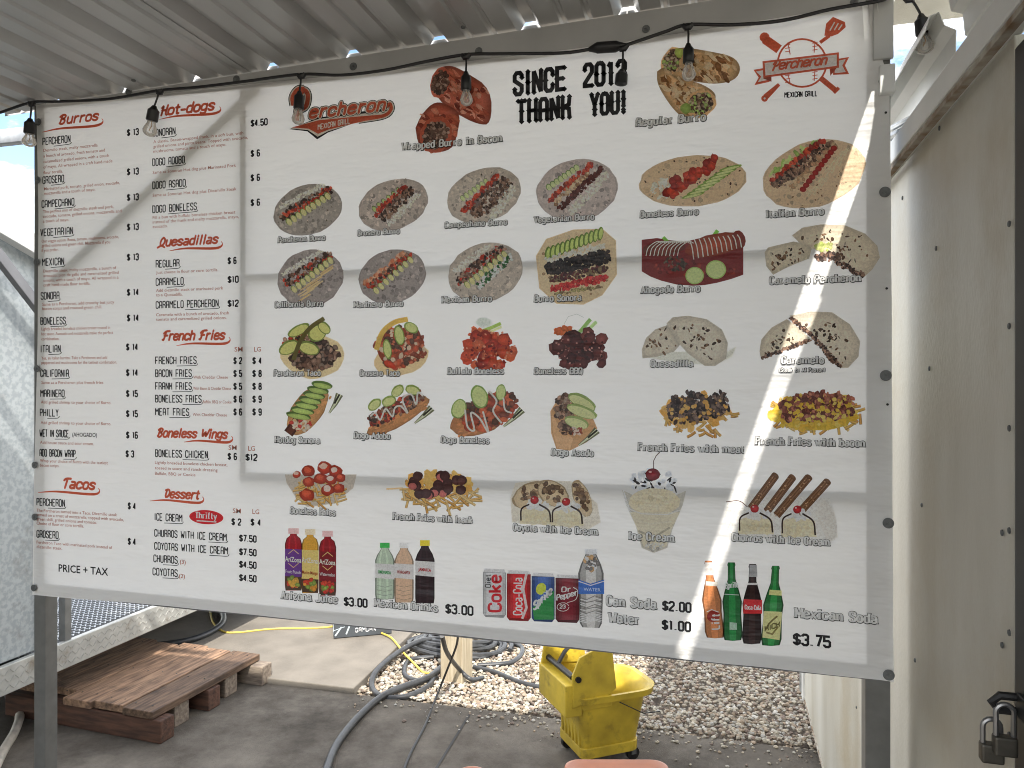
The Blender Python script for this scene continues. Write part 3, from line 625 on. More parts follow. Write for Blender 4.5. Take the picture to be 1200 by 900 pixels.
def f(P):
    halfmoon(P, [(896, 296), (900, 290), (930, 283), (952, 288), (948, 303), (925, 312), (906, 322), (898, 312)], (200, 188, 164), 50, 34)
    halfmoon(P, [(928, 276), (940, 267), (962, 263), (990, 264), (1014, 274), (1028, 288), (1031, 302), (1022, 316), (1012, 325), (990, 312), (972, 300), (950, 290), (936, 284)], (210, 196, 172), 80, 44)
    band(P, 956, 302, 984, 300, 9, 40, 2.2, MEAT + ((110, 90, 80),)); band(P, 980, 306, 1012, 324, 6, 50, 2, MEAT); heap(P, 966, 289, 9, 5, 22, 2.2, ((206, 210, 130), (176, 190, 96)))
pic(f, 'printed photograph of a folded grilled tortilla with avocado and steak showing')
# row 3
def f(P):
    P.blob(366, 417, 37, 27, (206, 186, 142), .1, 24, .05, .1, 0); heap(P, 368, 416, 29, 19, 150, 2.7, MEAT + ((120, 100, 86),)); heap(P, 348, 402, 16, 12, 40, 2.6, RED + MEAT)
    for x, y, rx, ry, ro in ((350, 387, 14, 6, -.5), (372, 390, 10, 12, .9), (339, 407, 13, 8, -.5), (362, 408, 13, 8, .3), (380, 384, 9, 6, .8)): P.blob(x, y, rx, ry, (110, 128, 56), ro, 16, .04, .1, 0); P.blob(x, y + .5, rx * .86, ry * .78, (212, 210, 118), ro, 16, .04, .12, 0)
    P.ribbon([(p.x, p.y) for p in smoothline([(344, 422, 0), (352, 400, 0), (364, 384, 0), (380, 373, 0)], 6)], 5, (92, 84, 40))
pic(f, 'printed photograph of a taco with steak cubes, avocado wedges and a green pepper')
def f(P):
    P.blob(470, 420, 33, 20, (204, 180, 136), -.3, 20, .06, .1, 0); heap(P, 470, 406, 30, 25, 170, 2.8, ((176, 74, 46), (206, 110, 76), (130, 60, 42), (226, 200, 170), (90, 60, 46)), rot=-.3)
    for x, y, rx, ry, ro in ((468, 393, 6, 12, -.2), (454, 409, 5, 12, -.15), (482, 384, 9, 6, .5)): P.blob(x, y, rx, ry, (120, 146, 60), ro, 16, .04, .1, 0); P.blob(x, y, rx * .8, ry * .85, (206, 214, 130), ro, 16, .04, .12, 0)
    P.ribbon([(p.x, p.y) for p in smoothline([(441, 410, 0), (448, 390, 0), (462, 378, 0), (478, 374, 0)], 6)], 6, (196, 160, 70)); P.blob(457, 427, 8, 4, (206, 64, 40), .5, 10, .1)
pic(f, 'printed photograph of a taco with orange pork, avocado and a yellow pepper')
def f(P):
    P.blob(567, 378, 9, 6, (196, 204, 196), .1, 14, .05, .05, 0); P.ribbon([(565, 388), (576, 384), (587, 379)], 4, (150, 178, 80)); P.ribbon([(570, 391), (588, 383)], 2.5, (206, 214, 150))
    heap(P, 556, 392, 8, 7, 30, 2.6, ((222, 110, 60), (206, 86, 44))); heap(P, 572, 411, 30, 20, 70, 6, ((176, 50, 30), (206, 72, 40), (150, 38, 26), (222, 100, 60)), el=1.15, irr=.14, g=.4); heap(P, 574, 408, 30, 22, 60, 1.2, ((240, 150, 110), (110, 26, 20)))
pic(f, 'printed photograph of bright red sauced boneless wings with celery')
def f(P):
    P.ribbon([(661, 380), (666, 371), (676, 368), (684, 372)], .5, (150, 155, 150)); P.ribbon([(677, 392), (692, 374)], 4.5, (130, 170, 90)); P.ribbon([(684, 392), (699, 377)], 4, (170, 200, 130)); heap(P, 660, 388, 11, 4, 26, 2.6, ((226, 120, 60), (206, 96, 40)))
    heap(P, 683, 411, 34, 20, 60, 6.5, ((90, 36, 34), (66, 26, 28), (112, 50, 44)), el=1.15, irr=.14, g=.4); heap(P, 682, 408, 33, 20, 50, 1.1, ((170, 110, 100), (44, 18, 20)))
pic(f, 'printed photograph of dark glazed boneless wings with carrot and celery')
def f(P):
    P.poly([(753, 418), (790, 412), (852, 412), (863, 406), (858, 418), (838, 428), (800, 426)], (190, 190, 180))
    halfmoon(P, [(752, 410), (757, 396), (768, 386), (782, 381), (797, 404), (790, 412), (770, 418), (753, 420)], (206, 196, 178), 40, 20); halfmoon(P, [(781, 379), (788, 372), (806, 370), (828, 374), (846, 386), (853, 402), (851, 420), (838, 429), (826, 429), (806, 414), (793, 400)], (212, 202, 184), 80, 34)
pic(f, 'printed photograph of two browned folded quesadillas')
def f(P):
    halfmoon(P, [(890, 412), (892, 398), (904, 384), (922, 374), (936, 384), (950, 397), (930, 404), (905, 416), (892, 421)], (206, 194, 172), 50, 22); halfmoon(P, [(925, 370), (950, 365), (975, 366), (996, 380), (1008, 400), (1006, 418), (994, 431), (984, 431), (966, 410), (948, 390), (932, 378)], (212, 200, 180), 80, 40)
    band(P, 926, 372, 950, 392, 4, 60, 1.6, MEAT); band(P, 950, 392, 984, 430, 5, 90, 1.7, MEAT); band(P, 893, 420, 950, 398, 3.5, 80, 1.5, MEAT)
pic(f, 'printed photograph of two crossed folded tortillas filled with meat')
# row 4
def hotdog(P, x0, y0, x1, y1, wd, bun=(196, 140, 84)):
    dx, dy = x1 - x0, y1 - y0; L_ = math.hypot(dx, dy); an = math.atan2(dy, dx)
    P.blob((x0 + x1) / 2, (y0 + y1) / 2, L_ / 2 + 6, wd / 2 + 1, tuple(c * .7 for c in bun), an, 26, .03, .0, 0); P.blob((x0 + x1) / 2, (y0 + y1) / 2, L_ / 2 + 5, wd / 2, bun, an, 26, .03, .25, 0)
    for i in range(40): kq = ru(.85, 1.12); t = rnd(); q = ru(-.42, .42) * wd; P.blob(x0 + dx * t - dy / L_ * q, y0 + dy * t + dx / L_ * q, ru(2, 4), ru(1, 2), tuple(c * kq for c in bun), an, 7, .2, .05)
def chile(P, x0, y0, x1, y1): 
    P.ribbon([(x0, y0), ((x0 + x1) / 2 + 1, (y0 + y1) / 2), (x1, y1)], 7, (96, 98, 72), taper=lambda t: .3 + t); P.ribbon([(x0, y0), ((x0 + x1) / 2 + 1, (y0 + y1) / 2), (x1, y1)], 3.4, (190, 194, 160), taper=lambda t: .3 + t); P.ribbon([((x0 + x1) / 2, (y0 + y1) / 2), (x1, y1)], 2.2, (44, 42, 30))
def f(P):
    chile(P, 386, 484, 398, 462); hotdog(P, 344, 503, 377, 458, 33); P.ribbon([(338, 508), (350, 492)], 12, (70, 34, 24)); P.ribbon([(338, 508), (350, 492)], 7, (96, 48, 34)); heap(P, 352, 498, 13, 7, 40, 2.2, ((230, 214, 190), (190, 60, 50), (210, 170, 120)))
    for i in range(7): x = 350 + i * 4.6; y = 487 - i * 6; P.blob(x, y, 15 - i * .4, 4.6, (76, 104, 44), .18, 16, .04, .1, .1); P.blob(x, y + 1.2, 13 - i * .4, 3, (160, 182, 92), .18, 14, .04, .15, .1)
pic(f, 'printed photograph of a hot dog covered with green avocado slices')
def f(P):
    chile(P, 486, 496, 506, 478); hotdog(P, 436, 505, 497, 470, 22, (190, 128, 76)); band(P, 434, 496, 494, 462, 17, 150, 2.4, MEAT + RED[1:] + ((120, 60, 44),))
    for x, y, ro in ((439, 474, -.7), (456, 470, -.4), (466, 458, -.8), (484, 457, .3)): P.blob(x, y, 9, 6, (120, 140, 62), ro, 14, .05, .1); P.blob(x, y + .6, 7.4, 4.4, (206, 210, 136), ro, 14, .05, .1)
    drizzle(P, [(434, 488), (440, 484), (446, 492), (452, 479), (460, 488), (463, 478), (470, 476), (478, 484), (472, 468), (482, 462), (488, 474), (490, 460), (496, 464)], 2)
pic(f, 'printed photograph of a hot dog with meat, avocado and white cream zigzag')
def f(P):
    chile(P, 590, 500, 612, 480); hotdog(P, 534, 500, 590, 482, 34, (186, 120, 72)); heap(P, 573, 482, 34, 20, 120, 3.4, ((176, 70, 44), (206, 100, 64), (120, 60, 44), (90, 60, 48)), rot=-.4)
    for x, y, rx, ry, ro in ((538, 479, 9, 12, .3), (562, 465, 10, 14, -.3), (587, 460, 6, 10, .1)): P.blob(x, y, rx, ry, (110, 140, 60), ro, 16, .04, .1); P.blob(x, y, rx * .84, ry * .86, (200, 212, 136), ro, 16, .04, .1)
    drizzle(P, [(545, 480), (548, 500), (556, 504), (552, 484), (562, 490), (572, 506), (566, 482)], 2.2); drizzle(P, [(573, 458), (582, 470), (578, 482), (588, 496)], 2.2); drizzle(P, [(590, 466), (592, 480), (600, 484)], 2)
pic(f, 'printed photograph of a hot dog loaded with boneless chicken, avocado and cream')
def f(P):
    P.poly([(645, 482), (652, 470), (676, 472), (694, 488), (700, 502), (688, 518), (668, 528), (652, 526), (646, 508)], (176, 134, 92)); P.poly([(647, 486), (656, 500), (672, 514), (668, 527), (653, 525), (648, 506)], (206, 164, 118)); heap(P, 662, 478, 12, 16, 90, 2.4, MEAT + ((140, 120, 104),)); heap(P, 664, 500, 9, 9, 40, 2.2, MEAT)
    for x, y, rx, ry, ro in ((682, 471, 18, 8, .5), (682, 482, 19, 7, .35), (676, 495, 15, 7, .3)): P.blob(x, y, rx, ry, (130, 150, 80), ro, 18, .04, .1); P.blob(x - .5, y + 1, rx * .9, ry * .75, (210, 214, 150), ro, 18, .04, .1)
    heap(P, 676, 505, 8, 4, 26, 1.8, ((226, 206, 190), (150, 70, 50))); chile(P, 678, 522, 700, 504)
pic(f, 'printed photograph of a hot dog seen from its end with fanned avocado')
def f(P):
    fries(P, 818, 488, 44, 24, 70, ((222, 166, 74), (232, 186, 100), (200, 140, 58)), 12, 3.4); heap(P, 818, 482, 43, 21, 60, 4, ((226, 168, 76), (236, 190, 104)), g=.15); heap(P, 818, 475, 34, 17, 70, 2.6, ((64, 50, 48), (84, 66, 60), (44, 36, 36)), el=1.6); band(P, 784, 486, 852, 470, 30, 170, 2.3, ((64, 50, 48), (96, 76, 68), (44, 36, 36), (120, 96, 84), (56, 44, 44)), el=1.7); heap(P, 818, 480, 38, 19, 30, 2.2, ((226, 168, 76), (236, 190, 104)))
pic(f, 'printed photograph of cheese fries piled with dark chopped meat')
def f(P):
    fries(P, 955, 486, 56, 22, 80, ((226, 180, 84), (232, 200, 120), (206, 150, 70)), 13, 3.4); heap(P, 955, 484, 52, 22, 100, 4, ((236, 196, 50), (222, 176, 40), (244, 214, 90)), g=.2); heap(P, 956, 476, 40, 17, 80, 2.4, ((116, 56, 44), (92, 42, 36), (146, 76, 58)), el=1.5); band(P, 914, 480, 1000, 474, 32, 190, 2.2, ((116, 56, 44), (88, 40, 34), (150, 82, 62), (170, 104, 80)), el=1.5); heap(P, 956, 480, 46, 19, 36, 2.4, ((236, 196, 60), (244, 214, 100)))
pic(f, 'printed photograph of yellow cheese fries piled with bacon bits')
# row 5
def f(P):
    P.poly([(334, 556), (418, 556), (414, 572), (392, 590), (360, 594), (346, 582), (336, 566)], (168, 158, 146)); fries(P, 374, 578, 34, 14, 50)
    for x, y, r in ((361, 552, 8), (380, 548, 9), (393, 552, 8), (376, 561, 8), (362, 565, 7), (399, 560, 6), (360, 580, 9), (384, 574, 8), (397, 572, 7), (348, 556, 5), (388, 562, 7)): P.blob(x, y, r, r * .85, (166, 50, 30), 0, 12, .12, .4); P.blob(x - 1, y - 1.5, r * .55, r * .45, random.choice(((236, 214, 200), (200, 80, 50), (226, 190, 170))), 0, 9, .2, .1)
pic(f, 'printed photograph of fries topped with sauced boneless chicken')
def f(P):
    fries(P, 517, 578, 44, 18, 90, ln=20, w_=3); P.ribbon([(453, 573), (472, 572)], 2, (200, 170, 120)); heap(P, 514, 568, 38, 16, 60, 4, ((222, 166, 74), (232, 190, 100)), g=.15)
    for i in range(20): x = 483 + rnd() * 66; y = 556 + rnd() * 26; P.blob(x, y, 6.3, 6, (64, 34, 34), 0, 12, .06, .2); P.blob(x - .3, y + 1.6, 4.8, 4.2, random.choice(((176, 90, 84), (84, 44, 42), (70, 38, 38))), 0, 12, .05, .15)
pic(f, 'printed photograph of cheese fries with round frankfurter slices')
def sundae(P, x, y, wd, h):
    P.poly([(x - wd / 2, y), (x - wd / 2 + 1, y - h * .7), (x, y - h), (x + wd / 2 - 2, y - h * .7), (x + wd / 2, y)], (222, 212, 180)); heap(P, x, y - h * .25, wd * .44, h * .3, 40, 2.2, ((228, 220, 192), (210, 198, 164)), g=.1)
    heap(P, x + 1, y - h * 1.0, wd * .34, 5, 26, 2.6, ((238, 236, 232), (220, 220, 222)), g=.15); drizzle(P, [(x - wd * .46, y - 4), (x - wd * .44, y - h * .8), (x - wd * .2, y - h * 1.05)], 1.8, (44, 26, 20)); drizzle(P, [(x + wd * .1, y - h * 1.05), (x + wd * .4, y - h * .7), (x + wd * .46, y - 2)], 2, (44, 26, 20))
    P.blob(x - wd * .04, y - h - 6, 5, 4.8, (170, 22, 28), 0, 14, .03, .35, 0); P.blob(x - wd * .04 - 1.6, y - h - 8, 1.2, 1, (246, 200, 200), 0, 7)
def f(P):
    P.poly([(598, 583), (604, 566), (628, 562), (670, 564), (700, 590), (704, 612), (690, 620), (600, 612)], (190, 184, 172))
    for x, y, rx, ry, ro in ((624, 581, 24, 16, -.3), (648, 578, 20, 14, .6), (682, 584, 10, 23, -.35)): P.blob(x, y, rx, ry, (150, 128, 96), ro, 22, .04, .1, 0); P.blob(x + .5, y + .7, rx * .93, ry * .92, (196, 174, 138), ro, 22, .04, .15, 0); heap(P, x, y - 2, rx * .7, ry * .7, 26, 2.6, ((110, 84, 60), (140, 110, 80), (90, 66, 50)), rot=ro)
    sundae(P, 628, 614, 38, 22); sundae(P, 665, 616, 38, 22)
pic(f, 'printed photograph of round pastries behind two scoops of ice cream with cherries')
def f(P):
    for i in range(40): a = rnd() * 6.28; q = rnd() ** .5; P.blob(766 + math.cos(a) * 27 * q, 566 + math.sin(a) * 16 * q, ru(2, 5), ru(2, 4), random.choice(((236, 238, 242), (214, 218, 226), (226, 230, 236))), ru(0, 3), 8, .2, .15)
    for i in range(26): a = rnd() * 6.28; q = rnd() ** .5; P.blob(767 + math.cos(a) * 27 * q, 568 + math.sin(a) * 16 * q, ru(2, 4), ru(.8, 1.8), (40, 36, 38), ru(0, 3), 8, .3, .1)
    P.poly([(729, 574), (746, 582), (788, 582), (804, 575), (800, 592), (788, 620), (782, 642), (766, 648), (752, 642), (745, 616), (734, 592)], (170, 166, 156)); P.blob(767, 588, 30, 16, (214, 202, 172), 0, 24, .03, .12, 0); heap(P, 767, 586, 26, 11, 50, 2.4, ((222, 212, 184), (200, 188, 156)), g=.12)
    P.poly([(738, 600), (797, 600), (787, 620), (781, 640), (766, 644), (754, 640), (746, 618)], (192, 184, 162)); P.ribbon([(736, 596), (752, 602), (782, 603), (799, 597)], 1.4, (226, 222, 214)); P.ribbon([(742, 608), (760, 614), (788, 611)], 1.8, (222, 214, 192)); P.ribbon([(748, 622), (766, 630), (785, 618)], 2.4, (158, 150, 130))
    heap(P, 767, 641, 14, 4, 20, 1.6, ((150, 146, 140), (206, 204, 198))); P.blob(765, 556, 8.6, 7.2, (120, 20, 32), 0, 18, .03, .4, 0); P.blob(762, 553, 2, 1.2, (230, 170, 170), 0, 7); P.ribbon([(766, 549), (766, 540), (769, 534), (773, 530)], .9, (70, 40, 40))
    for k in range(6): P.ribbon([(730 + k * .6, 574 + k * 3.5), (733 + k * 1.4, 581 + k * 4)], .8, (226, 228, 230))
pic(f, 'printed photograph of a plastic cup of ice cream with cream and a cherry')
def f(P):
    P.poly([(848, 612), (852, 590), (866, 578), (972, 584), (980, 608), (982, 630), (968, 640), (856, 628)], (196, 194, 190)); P.poly([(955, 600), (966, 585), (978, 600), (982, 628), (970, 636)], (206, 202, 196))
    for x0, y0, x1, y1 in ((880, 596, 909, 557), (898, 600, 929, 559), (910, 604, 948, 559), (932, 606, 970, 564)):
        P.ribbon([(x0, y0), (x1, y1)], 9.5, (84, 54, 34)); P.ribbon([(x0, y0), (x1, y1)], 7.5, (124, 84, 52))
        for k in (-2.6, 0, 2.6): P.ribbon([(x0 + k, y0 + k * .5), (x1 + k, y1 + k * .5)], 1, (92, 58, 36))
        P.blob(x1, y1, 4.6, 2.4, (104, 68, 42), .7, 10, .08, .2)
        for k in range(14): t = rnd(); P.blob(x0 + (x1 - x0) * t + ru(-3, 3), y0 + (y1 - y0) * t + ru(-2, 2), 1, .7, (176, 136, 96), 0, 5, .3, .1)
    sundae(P, 886, 626, 42, 24); sundae(P, 936, 629, 42, 26); drizzle(P, [(851, 588), (866, 587), (876, 594)], .9, (70, 20, 24))
pic(f, 'printed photograph of four churros behind two scoops of ice cream with cherries')

# top row pictures
def roll(P, pts, end, col, n, cols, endc):
    cx = sum(p[0] for p in pts) / len(pts); cy = sum(p[1] for p in pts) / len(pts); P.shade(pts, col, 1.25, .5)
    for i in range(n):
        a, b = random.choice(pts), random.choice(pts); t = rnd(); q = rnd() ** .6 * .88; P.blob(cx + (a[0] * t + b[0] * (1 - t) - cx) * q, cy + (a[1] * t + b[1] * (1 - t) - cy) * q, ru(2, 7), ru(1.2, 3.5), random.choice(cols), ru(.3, 1.0), 9, .3, .2, .15)
    x, y, rx, ry, ro = end; P.blob(x, y, rx * 1.12, ry * 1.1, tuple(c * 1.05 for c in col), ro, 20, .05, .0, 0); heap(P, x, y, rx * .86, ry * .86, 110, 1.9, endc, rot=ro)
def f(P):
    BC = ((150, 66, 46), (176, 88, 62), (196, 116, 88), (120, 46, 32), (206, 140, 116)); EC = ((110, 80, 66), (86, 58, 48), (150, 120, 104), (64, 44, 38))
    roll(P, [(505, 96), (512, 80), (528, 76), (545, 84), (576, 104), (576, 146), (560, 146), (536, 134), (514, 118)], (516, 97, 10, 17, .25), (166, 80, 58), 110, BC, EC)
    roll(P, [(487, 150), (494, 134), (510, 118), (528, 124), (540, 134), (536, 158), (530, 176), (504, 180), (490, 170)], (511, 158, 17, 20, .5), (160, 72, 50), 100, BC, EC)
pic(f, 'printed photograph of two bacon wrapped burrito halves')
def f(P):
    BC = ((186, 150, 104), (204, 172, 130), (150, 104, 60), (120, 76, 40), (214, 190, 152)); EC = ((96, 66, 52), (130, 100, 80), (64, 46, 40), (170, 150, 126), (150, 170, 90))
    roll(P, [(779, 66), (795, 54), (830, 60), (860, 66), (869, 80), (862, 94), (840, 99), (815, 96), (790, 92), (780, 84)], (787, 72, 10, 16, .4), (190, 152, 106), 120, BC, EC)
    roll(P, [(770, 84), (778, 78), (792, 92), (820, 97), (838, 108), (839, 118), (826, 134), (806, 140), (794, 134), (780, 116), (770, 98)], (821, 122, 17, 14, -.5), (190, 152, 106), 110, BC, EC)
    P.blob(796, 62, 5, 6, (160, 176, 80), 0, 9, .2); P.blob(803, 127, 6, 7, (130, 156, 70), .3, 9, .2)
pic(f, 'printed photograph of two grilled burrito halves cut open')

# drinks
def bottle(P, x, ytop, ybot, r, cap, body, capw=.45, neck=.2, sl=0.0):
    H_ = ybot - ytop; nk = ytop + H_ * .09; sh = ytop + H_ * neck
    P.poly([(x - r * capw, ytop), (x + r * capw, ytop), (x + r * capw, nk), (x - r * capw, nk)], cap)
    prof = [(r * .38, nk), (r * .42, nk + H_ * .03), (r * .8, sh), (r, sh + H_ * .09), (r, ybot - H_ * .08), (r * .92, ybot)]
    for k, sc_ in ((.62, 1.0), (1.0, .86), (1.18, .5), (1.0, .28)):
        c = tuple(min(255, v * k) for v in body); off = -r * .12 if sc_ < .6 else 0
        P.poly([(x - a * sc_ + off, y) for a, y in prof] + [(x + a * sc_ + off, y) for a, y in reversed(prof)], c)
def pdrinks(fn, label):
    P = Print(); fn(P); P.build('drink_photograph', ban, label); return P
for x, yt, yb, body, lab, fr in ((344, 619, 692, (150, 22, 34), (96, 50, 130), (206, 160, 60)), (363.5, 620, 695, (196, 142, 40), (196, 176, 96), (226, 150, 50)), (384, 622, 698, (140, 20, 30), (120, 22, 32), (190, 40, 36))):
    P = Print(); bottle(P, x, yt, yb, 10, (226, 186, 186) if x != 363.5 else (222, 206, 176), body, .62, .16)
    P.poly([(x - 10, yt + 24), (x + 10, yt + 25), (x + 10, yb - 16), (x - 10, yb - 17)], lab); P.poly([(x - 9.6, yb - 17), (x + 9.6, yb - 16), (x + 9.2, yb), (x - 9.2, yb - 1)], (70, 50, 36)); heap(P, x, yb - 10, 7, 6, 22, 2.4, (fr, (110, 130, 50), (200, 60, 40)), g=.35)
    P.ribbon([(x - 6, yt + 30), (x, yt + 25), (x + 6, yt + 30)], .8, (214, 180, 110)); P.ribbon([(x - 6, yt + 41), (x, yt + 46), (x + 6, yt + 41)], .8, (214, 180, 110))
    P.build('drink_photograph', ban, {344: 'printed photograph of a juice bottle with purple label', 363.5: 'printed photograph of a juice bottle with yellow label', 384: 'printed photograph of a juice bottle with dark red label'}[x])
    Q = Print(.0021); ftext(Q, 'AriZona', x - 9.5, yt + 38.5, x + 9.5, 6, (240, 236, 226), .02, .09)
    Q.build('bottle_lettering', ban); Q = Print(.0021)
    if x == 344: ftext(Q, 'Fruit Punch', x - 9, yt + 52, x + 9, 4, (236, 226, 236), .01, .09)
    elif x < 370: ftext(Q, 'Mucho Mango', x - 9, yt + 52, x + 9, 4, (150, 60, 30), .01, .09)
    else: ftext(Q, 'Watermelon', x - 9, yt + 52, x + 9, 4, (236, 226, 226), .01, .09)
    Q.build('bottle_lettering', ban)
for x, yt, yb, cap, body, tx, tc_ in ((451, 636, 702, (50, 160, 70), (160, 176, 156), 'LIMONADA', (40, 140, 70)), (473.5, 636, 706, (226, 226, 226), (190, 158, 130), 'HORCHATA', (150, 50, 50)), (498, 633, 707, (226, 206, 40), (40, 24, 30), 'JAMAICA', (170, 30, 40))):
    P = Print(); bottle(P, x, yt, yb, 11.3, cap, body, .5, .22); P.poly([(x - 11.3, yt + 24), (x + 11.3, yt + 25.5), (x + 11.3, yt + 43), (x - 11.3, yt + 41)], (230, 228, 228))
    for k in range(4): P.ribbon([(x - 9, yt + 50 + k * 5), (x, yt + 52 + k * 5), (x + 9, yt + 50 + k * 5)], .6, tuple(v * .8 for v in body))
    P.build('drink_photograph', ban, 'printed photograph of a plastic bottle labelled ' + tx)
    Q = Print(.0021); ftext(Q, tx, x - 7.5, yt + 35.5, x + 7.5, 3.6, tc_, .03, .09); Q.build('bottle_lettering', ban)
def can(P, x0, x1, yt, yb, col, rim=(176, 176, 178)):
    P.poly([(x0 + 2, yt), (x1 - 2, yt + 1), (x1 - .5, yt + 5), (x0 + .5, yt + 4)], rim); P.poly([(x0, yt + 4), (x1, yt + 5), (x1, yb - 4), (x1 - 3, yb), (x0 + 3, yb - 1), (x0, yb - 5)], tuple(c * .62 for c in col))
    n_ = 8
    for i in range(n_):
        a = x0 + 1 + (x1 - x0 - 2) * i / n_; b = x0 + 1 + (x1 - x0 - 2) * (i + 1) / n_; k = .72 + .42 * math.sin(math.pi * (i + .5) / n_); P.poly([(a, yt + 5), (b, yt + 5), (b, yb - 3.5), (a, yb - 3.5)], tuple(min(250, c * k) for c in col))
def rtext(P, txt, xb, y0, y1, h, col, sw=.17, style='slab'):   # reads upwards: baseline column xb from y0 (bottom) to y1 (top)
    st_, tw = strokes(txt, .3, CAP); k = (y0 - y1) / tw
    for s_ in st_: P.ribbon([(xb - p[1] * h, y0 - p[0] * k) for p in (chaikin(s_, 1) if len(s_) > 2 else s_)], sw * h, col)
P = Print(); can(P, 566, 593, 666, 724, (206, 206, 208)); P.build('drink_photograph', ban, 'printed photograph of a silver soda can')
P = Print(.0021); rtext(P, 'Coke', 587, 716, 674, 14, (190, 30, 40), .2); rtext(P, 'Diet', 575, 688, 673, 6, (40, 40, 44), .14); P.build('can_lettering', ban)
P = Print(); can(P, 594, 622, 668, 728, (190, 32, 38)); P.ribbon([(617, 672), (613, 690), (617, 712), (612, 725)], 3, (236, 220, 220)); P.build('drink_photograph', ban, 'printed photograph of a red soda can')
P = Print(.0021); rtext(P, 'Coca-Cola', 612, 720, 677, 10, (240, 232, 232), .16); P.build('can_lettering', ban)
P = Print(); can(P, 623, 650, 671, 729, (52, 84, 150)); P.poly([(624, 712), (636, 704), (649, 692), (649, 726), (626, 726)], (40, 130, 64)); P.blob(634, 690, 6, 7, (214, 226, 70), .3, 14, .05, .15); P.build('drink_photograph', ban, 'printed photograph of a blue and green soda can')
P = Print(.0021)
text(P, 'Sprite', 625, 716, 648, 12, (240, 244, 244), .22, .3, 'slab', -.85); P.build('can_lettering', ban)
P = Print(); can(P, 651, 679, 673, 730, (112, 28, 40)); P.build('drink_photograph', ban, 'printed photograph of a maroon soda can')
P = Print(.0021); text(P, 'Dr', 658, 694, 670, 7, (240, 236, 236), .2, .3, 'slab', -.05); text(P, 'Pepper', 652, 704, 677, 8, (240, 236, 236), .2, .25, 'slab', -.25); text(P, '23', 656, 713, 663, 5, (230, 226, 226), .2, .3, 'cond', 0)
P.ribbon([(p.x, p.y) for p in smoothline([(672, 688, 0), (677, 692, 0), (675, 702, 0), (665, 706, 0)], 5)], .8, (230, 220, 220)); P.ribbon([(660 + 7 * math.cos(a * .5), 711 + 5 * math.sin(a * .5)) for a in range(13)], .8, (230, 220, 220)); P.build('can_lettering', ban)
P = Print(); P.poly([(685, 643), (700, 643), (700, 649), (685, 649)], (224, 226, 230))
for k, sc_ in ((.6, 1), (1.0, .84), (1.25, .4)):
    P.poly([(692.5 + a * sc_, y) for a, y in ((-6, 649), (-12, 662), (-15, 672), (-14, 700), (-13, 730), (-10, 735))] + [(692.5 + a * sc_, y) for a, y in ((10, 736), (13, 730), (14, 700), (15, 672), (12, 662), (6, 649))], tuple(v * k for v in (150, 148, 146)))
heap(P, 692, 660, 10, 7, 30, 2.4, ((84, 80, 78), (200, 160, 110), (226, 226, 226), (110, 106, 104)))
for k in range(15): P.ribbon([(680, 700 + k * 2), (687, 702 + k * 2 + ru(-1, 1)), (697, 699 + k * 2 + ru(-1, 1)), (705, 701 + k * 2)], .8, random.choice(((90, 88, 86), (214, 214, 214), (110, 108, 106))))
P.poly([(678, 679), (692, 684), (708, 679), (708, 696), (678, 696)], (44, 96, 180)); P.ribbon([(678, 681), (692, 686), (708, 681)], 1.2, (230, 236, 244)); P.build('drink_photograph', ban, 'printed photograph of a water bottle with blue label')
P = Print(.0021); ftext(P, 'WATER', 684, 692, 704, 4, (190, 214, 240), .01, .05); P.build('bottle_lettering', ban)
def glassb(P, x, yt, yb, r, col, lean=0):
    prof = [(r * .34, yt), (r * .42, yt + 3), (r * .36, yt + 5), (r * .4, yt + 20), (r * .75, yt + 34), (r, yt + 46), (r * .9, yt + 60), (r * 1.0, yb - 8), (r * .85, yb - 1), (0, yb)]
    for k, s_ in ((.6, 1), (1, .84), (1.35, .35)): P.poly([(x - a * s_ + lean * (y - yt), y) for a, y in prof] + [(x + a * s_ + lean * (y - yt), y) for a, y in reversed(prof[:-1])], tuple(min(250, v * k) for v in col))
P = Print(); glassb(P, 830, 657, 748, 11.5, (170, 104, 60), .09); P.poly([(826, 659), (835, 659), (837, 674), (827, 674)], (200, 196, 192)); P.poly([(827, 681), (841, 682), (841, 687), (827, 686)], (236, 226, 214)); P.blob(836, 722, 7.5, 7, (150, 40, 30), 0, 14, .05, .1); P.build('drink_photograph', ban, 'printed photograph of an amber glass soda bottle')
P = Print(.0021); rtext(P, 'Lift', 843, 737, 719, 9, (240, 236, 232), .2); P.ribbon([(828, 717), (834, 714), (842, 717)], 1, (240, 236, 232)); P.build('bottle_lettering', ban)
P = Print(); glassb(P, 857, 659, 751, 11.5, (22, 96, 44), .02); P.poly([(855, 729), (863.5, 730), (863.5, 738), (855, 738)], (150, 180, 160)); P.build('drink_photograph', ban, 'printed photograph of a dark green glass soda bottle')
P = Print(.0021); text(P, 'Sprite', 849.5, 690, 866, 8, (226, 236, 230), .18, .3, 'slab', -.1); P.ribbon([(849, 696), (866, 697)], .8, (200, 220, 206)); P.build('bottle_lettering', ban)
P = Print(); glassb(P, 882, 661, 755, 11.5, (36, 20, 20), -.01); P.poly([(878.5, 662), (887, 662), (887.5, 676), (878, 676)], (150, 150, 152)); P.poly([(871.5, 702), (893, 703), (893, 719), (871, 719)], (196, 36, 42)); P.build('drink_photograph', ban, 'printed photograph of a cola bottle with a red label')
P = Print(.0021); text(P, 'Coca-Cola', 872.5, 714, 892, 6, (240, 232, 232), .16, .25, 'slab', .05); P.build('bottle_lettering', ban); P = Print(.0021); P.ribbon([(876, 684), (887, 684)], 2.5, (226, 222, 220)); P.build('neck_print', ban)
